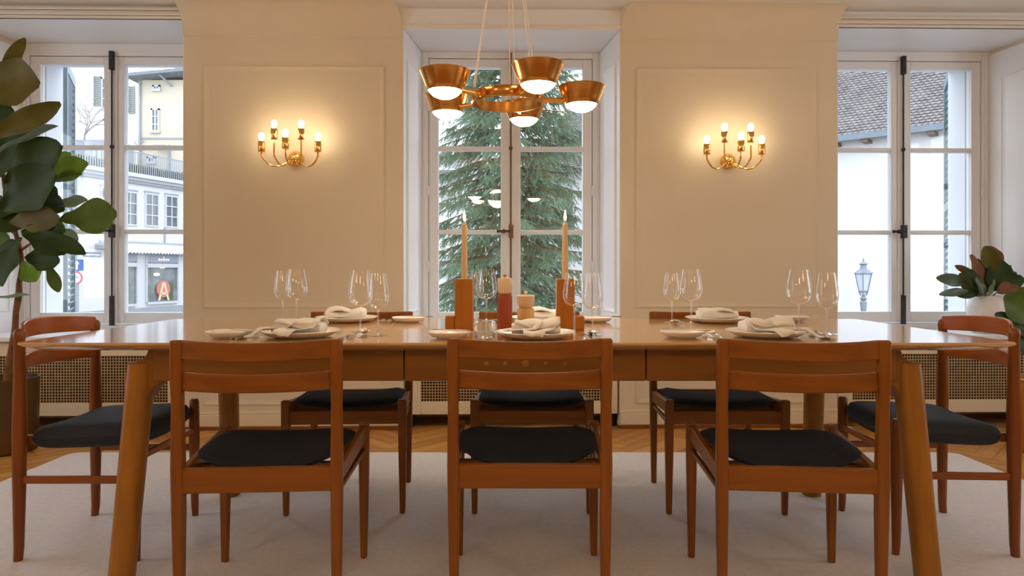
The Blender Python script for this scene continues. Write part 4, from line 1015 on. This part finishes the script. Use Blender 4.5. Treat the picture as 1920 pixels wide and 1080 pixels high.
obj('eave_board', MB().box(bL, bR, -.55, .1, ze-.08, ze-.02), M['outframe'], bb_)
for px in (1572, 1629, 1752, 1690):
    a = FB.at(px, 0)[0]; obj('rafter_end', MB().box(a-.12, a+.12, -.62, 0, ze-.34, ze-.22), M['bronze'], bb_)
sl_ang = R(47); T = Matrix.Translation((0, -.62, ze-.02)) @ Matrix.Rotation(sl_ang, 4, 'X')
rl = 8.5
rf = obj('roof', MB().box(bL-.2, bR+.2, 0, rl, -.15, 0, T=T), M['tile'], bb_)
ti = MB(); tw, th = .185, .165; rng = random.Random(3)
nc = int((bR-bL)/tw); nr = int(rl/th)
for r_ in range(nr):
    for c_ in range(nc):
        x = bL+(c_+.5*(r_ % 2))*tw; y = r_*th; dz = rng.uniform(0, .016); h0 = .052+dz
        ti.add([(x+.006, y, h0), (x+tw*.5, y-.045, h0+.004), (x+tw-.006, y, h0), (x+tw-.006, y+th*1.1, .006), (x+.006, y+th*1.1, .006), (x+.006, y, h0-.035), (x+tw*.5, y-.045, h0-.031), (x+tw-.006, y, h0-.035)],
            [(0, 1, 2, 3, 4), (1, 0, 5, 6), (2, 1, 6, 7)], T)
tag(obj('roof_tiles', ti, M['tile'], rf, smooth=False), kind='stuff')
# --- pale house behind the spruce
t, X, Z = fhouse('pale house with a railed balcony behind the spruce', 30, 800, 905, 60, M['whitewall'], wins=((836, 850, 330, 420, 2, 2), (880, 895, 180, 270, 2, 2), (836, 850, 470, 545, 2, 2)))
bl = MB().box(0, X(880), -1.0, 0, Z(325), Z(320)).box(0, X(880), -1.0, -.95, Z(286), Z(284))
bq = obj('balcony', bl, M['outframe'], t)
for i in range(24): obj('bar', MB().box(X(802+i*3.3), X(802+i*3.3)+.03, -.99, -.96, Z(320), Z(285)), M['stonegrey'], bq)
t, X, Z = fhouse('pale facade seen between spruce branches at street level', 45, 905, 1030, 260, M['whitewall'], wins=((925, 940, 300, 350, 2, 2), (975, 990, 300, 350, 2, 2)))
# --- street lantern
LD = 17.5; s1 = FPX/LD; lx = (1619-960)/s1
lt = thing('street_lamp', 'old-fashioned grey street lantern on a post outside the right window', 'street lamp', (lx, LD, GZ))
zl = lambda py: HC+(HOR-py)/s1-GZ
obj('post', MB().lathe([(.16, 0), (.16, .5), (.09, .6), (.065, 1), (.055, zl(585)), (.07, zl(580)), (.085, zl(566)), (.05, zl(563)), (.09, zl(560)), (.05, zl(556)), (.035, zl(552))], n=16), M['lampmetal'], lt)
obj('lantern_glass', MB().lathe([(.115, zl(546)), (.205, zl(514))], n=6), M['frosted'], lt, smooth=False)
obj('lower_cage', MB().lathe([(.075, zl(553)), (.10, zl(546))], n=6), M['frosted'], lt, smooth=False)
fr = MB()
for i in range(6):
    a = 2*math.pi*i/6; fr.tube([(.075*math.cos(a), .075*math.sin(a), zl(554)), (.118*math.cos(a), .118*math.sin(a), zl(546)), (.21*math.cos(a), .21*math.sin(a), zl(514)), (.235*math.cos(a), .235*math.sin(a), zl(511))], .013, 5)
fr.lathe([(.11, zl(547.5)), (.135, zl(546.5)), (.135, zl(545)), (.11, zl(544.5))], n=6).lathe([(.20, zl(514.5)), (.235, zl(513)), (.235, zl(512)), (.20, zl(511))], n=6)
obj('lantern_frame', fr, M['lampmetal'], lt, smooth=False)
obj('lantern_roof', MB().lathe([(.22, zl(513)), (.15, zl(507)), (.085, zl(504)), (.07, zl(497)), (.11, zl(495)), (.09, zl(493)), (.03, zl(491)), (.012, zl(484))], n=12), M['lampmetal'], lt)
# --- spruce
TXs, TYs = -.05, 9.6
sp = thing('spruce', 'large green spruce with drooping branches outside the middle window', 'tree', (TXs, TYs, GZ))
obj('trunk', MB().tube([(0, 0, 0), (0, 0, 3), (.03, 0, 6), (0, 0, 9.0)], [.20, .16, .12, .07], 12), M['bark'], sp)
g = np.random.default_rng(12)
V_all = []; bmB = MB()
lev = np.arange(1.2, 8.6, .135)
for z in lev:
    Lm = 1.55*(1-z/19)+.10
    nb_ = 8
    ph = g.uniform(0, 6.28)
    for k in range(nb_):
        a = ph+2*math.pi*k/nb_+g.uniform(-.25, .25); L = Lm*g.uniform(.72, 1.1); dr = np.array([math.cos(a), math.sin(a), 0]); sd_ = np.array([-math.sin(a), math.cos(a), 0])
        if dr[1] > .55: continue
        dp = g.uniform(.12, .28)
        f = np.linspace(0, 1, 7); P = [dr*L*q+np.array([0, 0, z+.10*q-dp*L*2.0*q*q+.14*L*q**4]) for q in f]
        bmB.tube([tuple(p_) for p_ in P], [.016*(1-.8*q) for q in f], 5)
        nt = int(20+L*26)
        for i in range(nt):
            q = g.uniform(.12, 1.0); p0 = dr*L*q+np.array([0, 0, z+.10*q-dp*L*2.0*q*q+.14*L*q**4])
            side = g.choice([-1, 1]); tl = (.14+.30*(1-q))*g.uniform(.6, 1.2)
            td = dr*g.uniform(.25, .9)+sd_*side*g.uniform(.15, 1.0)+np.array([0, 0, -g.uniform(.25, 1.1)]); td /= np.linalg.norm(td)
            nn = int(tl*170)+6
            tt = g.uniform(0, 1, nn); base = p0+td*tl*tt[:, None]+np.array([0, 0, -1.0])*(.10*tl*tt[:, None]**2)
            nd = g.normal(size=(nn, 3)); nd -= (nd@td)[:, None]*td; nd /= np.linalg.norm(nd, axis=1)[:, None]; nd = nd*.75+td*.7; nd /= np.linalg.norm(nd, axis=1)[:, None]
            ln = g.uniform(.022, .042, nn)[:, None]; wd = np.cross(nd, td); wd /= np.linalg.norm(wd, axis=1)[:, None]+1e-6
            V_all.append(np.stack([base-wd*.0035, base+wd*.0035, base+nd*ln], 1).reshape(-1, 3))
            e = p0+td*tl+np.array([0, 0, -.1*tl]); w2 = np.cross(td, [0.3, 1, .2]); w2 /= np.linalg.norm(w2)
            V_all.append(np.array([p0-w2*.008, p0+w2*.008, e]))
VA = np.concatenate(V_all); nf = len(VA)//3
me = bpy.data.meshes.new('needles'); me.vertices.add(len(VA)); me.vertices.foreach_set('co', VA.astype(np.float32).ravel())
me.loops.add(len(VA)); me.loops.foreach_set('vertex_index', np.arange(len(VA), dtype=np.int32)); me.polygons.add(nf)
me.polygons.foreach_set('loop_start', np.arange(0, len(VA), 3, dtype=np.int32)); me.update(calc_edges=True); me.materials.append(M['spruce'])
nd_ = bpy.data.objects.new('needles', me); COL.objects.link(nd_); nd_.parent = sp; nd_['kind'] = 'stuff'
tag(obj('boughs', bmB, M['bark'], sp), kind='stuff')
print('needle tris', nf, 'planks', cnt)
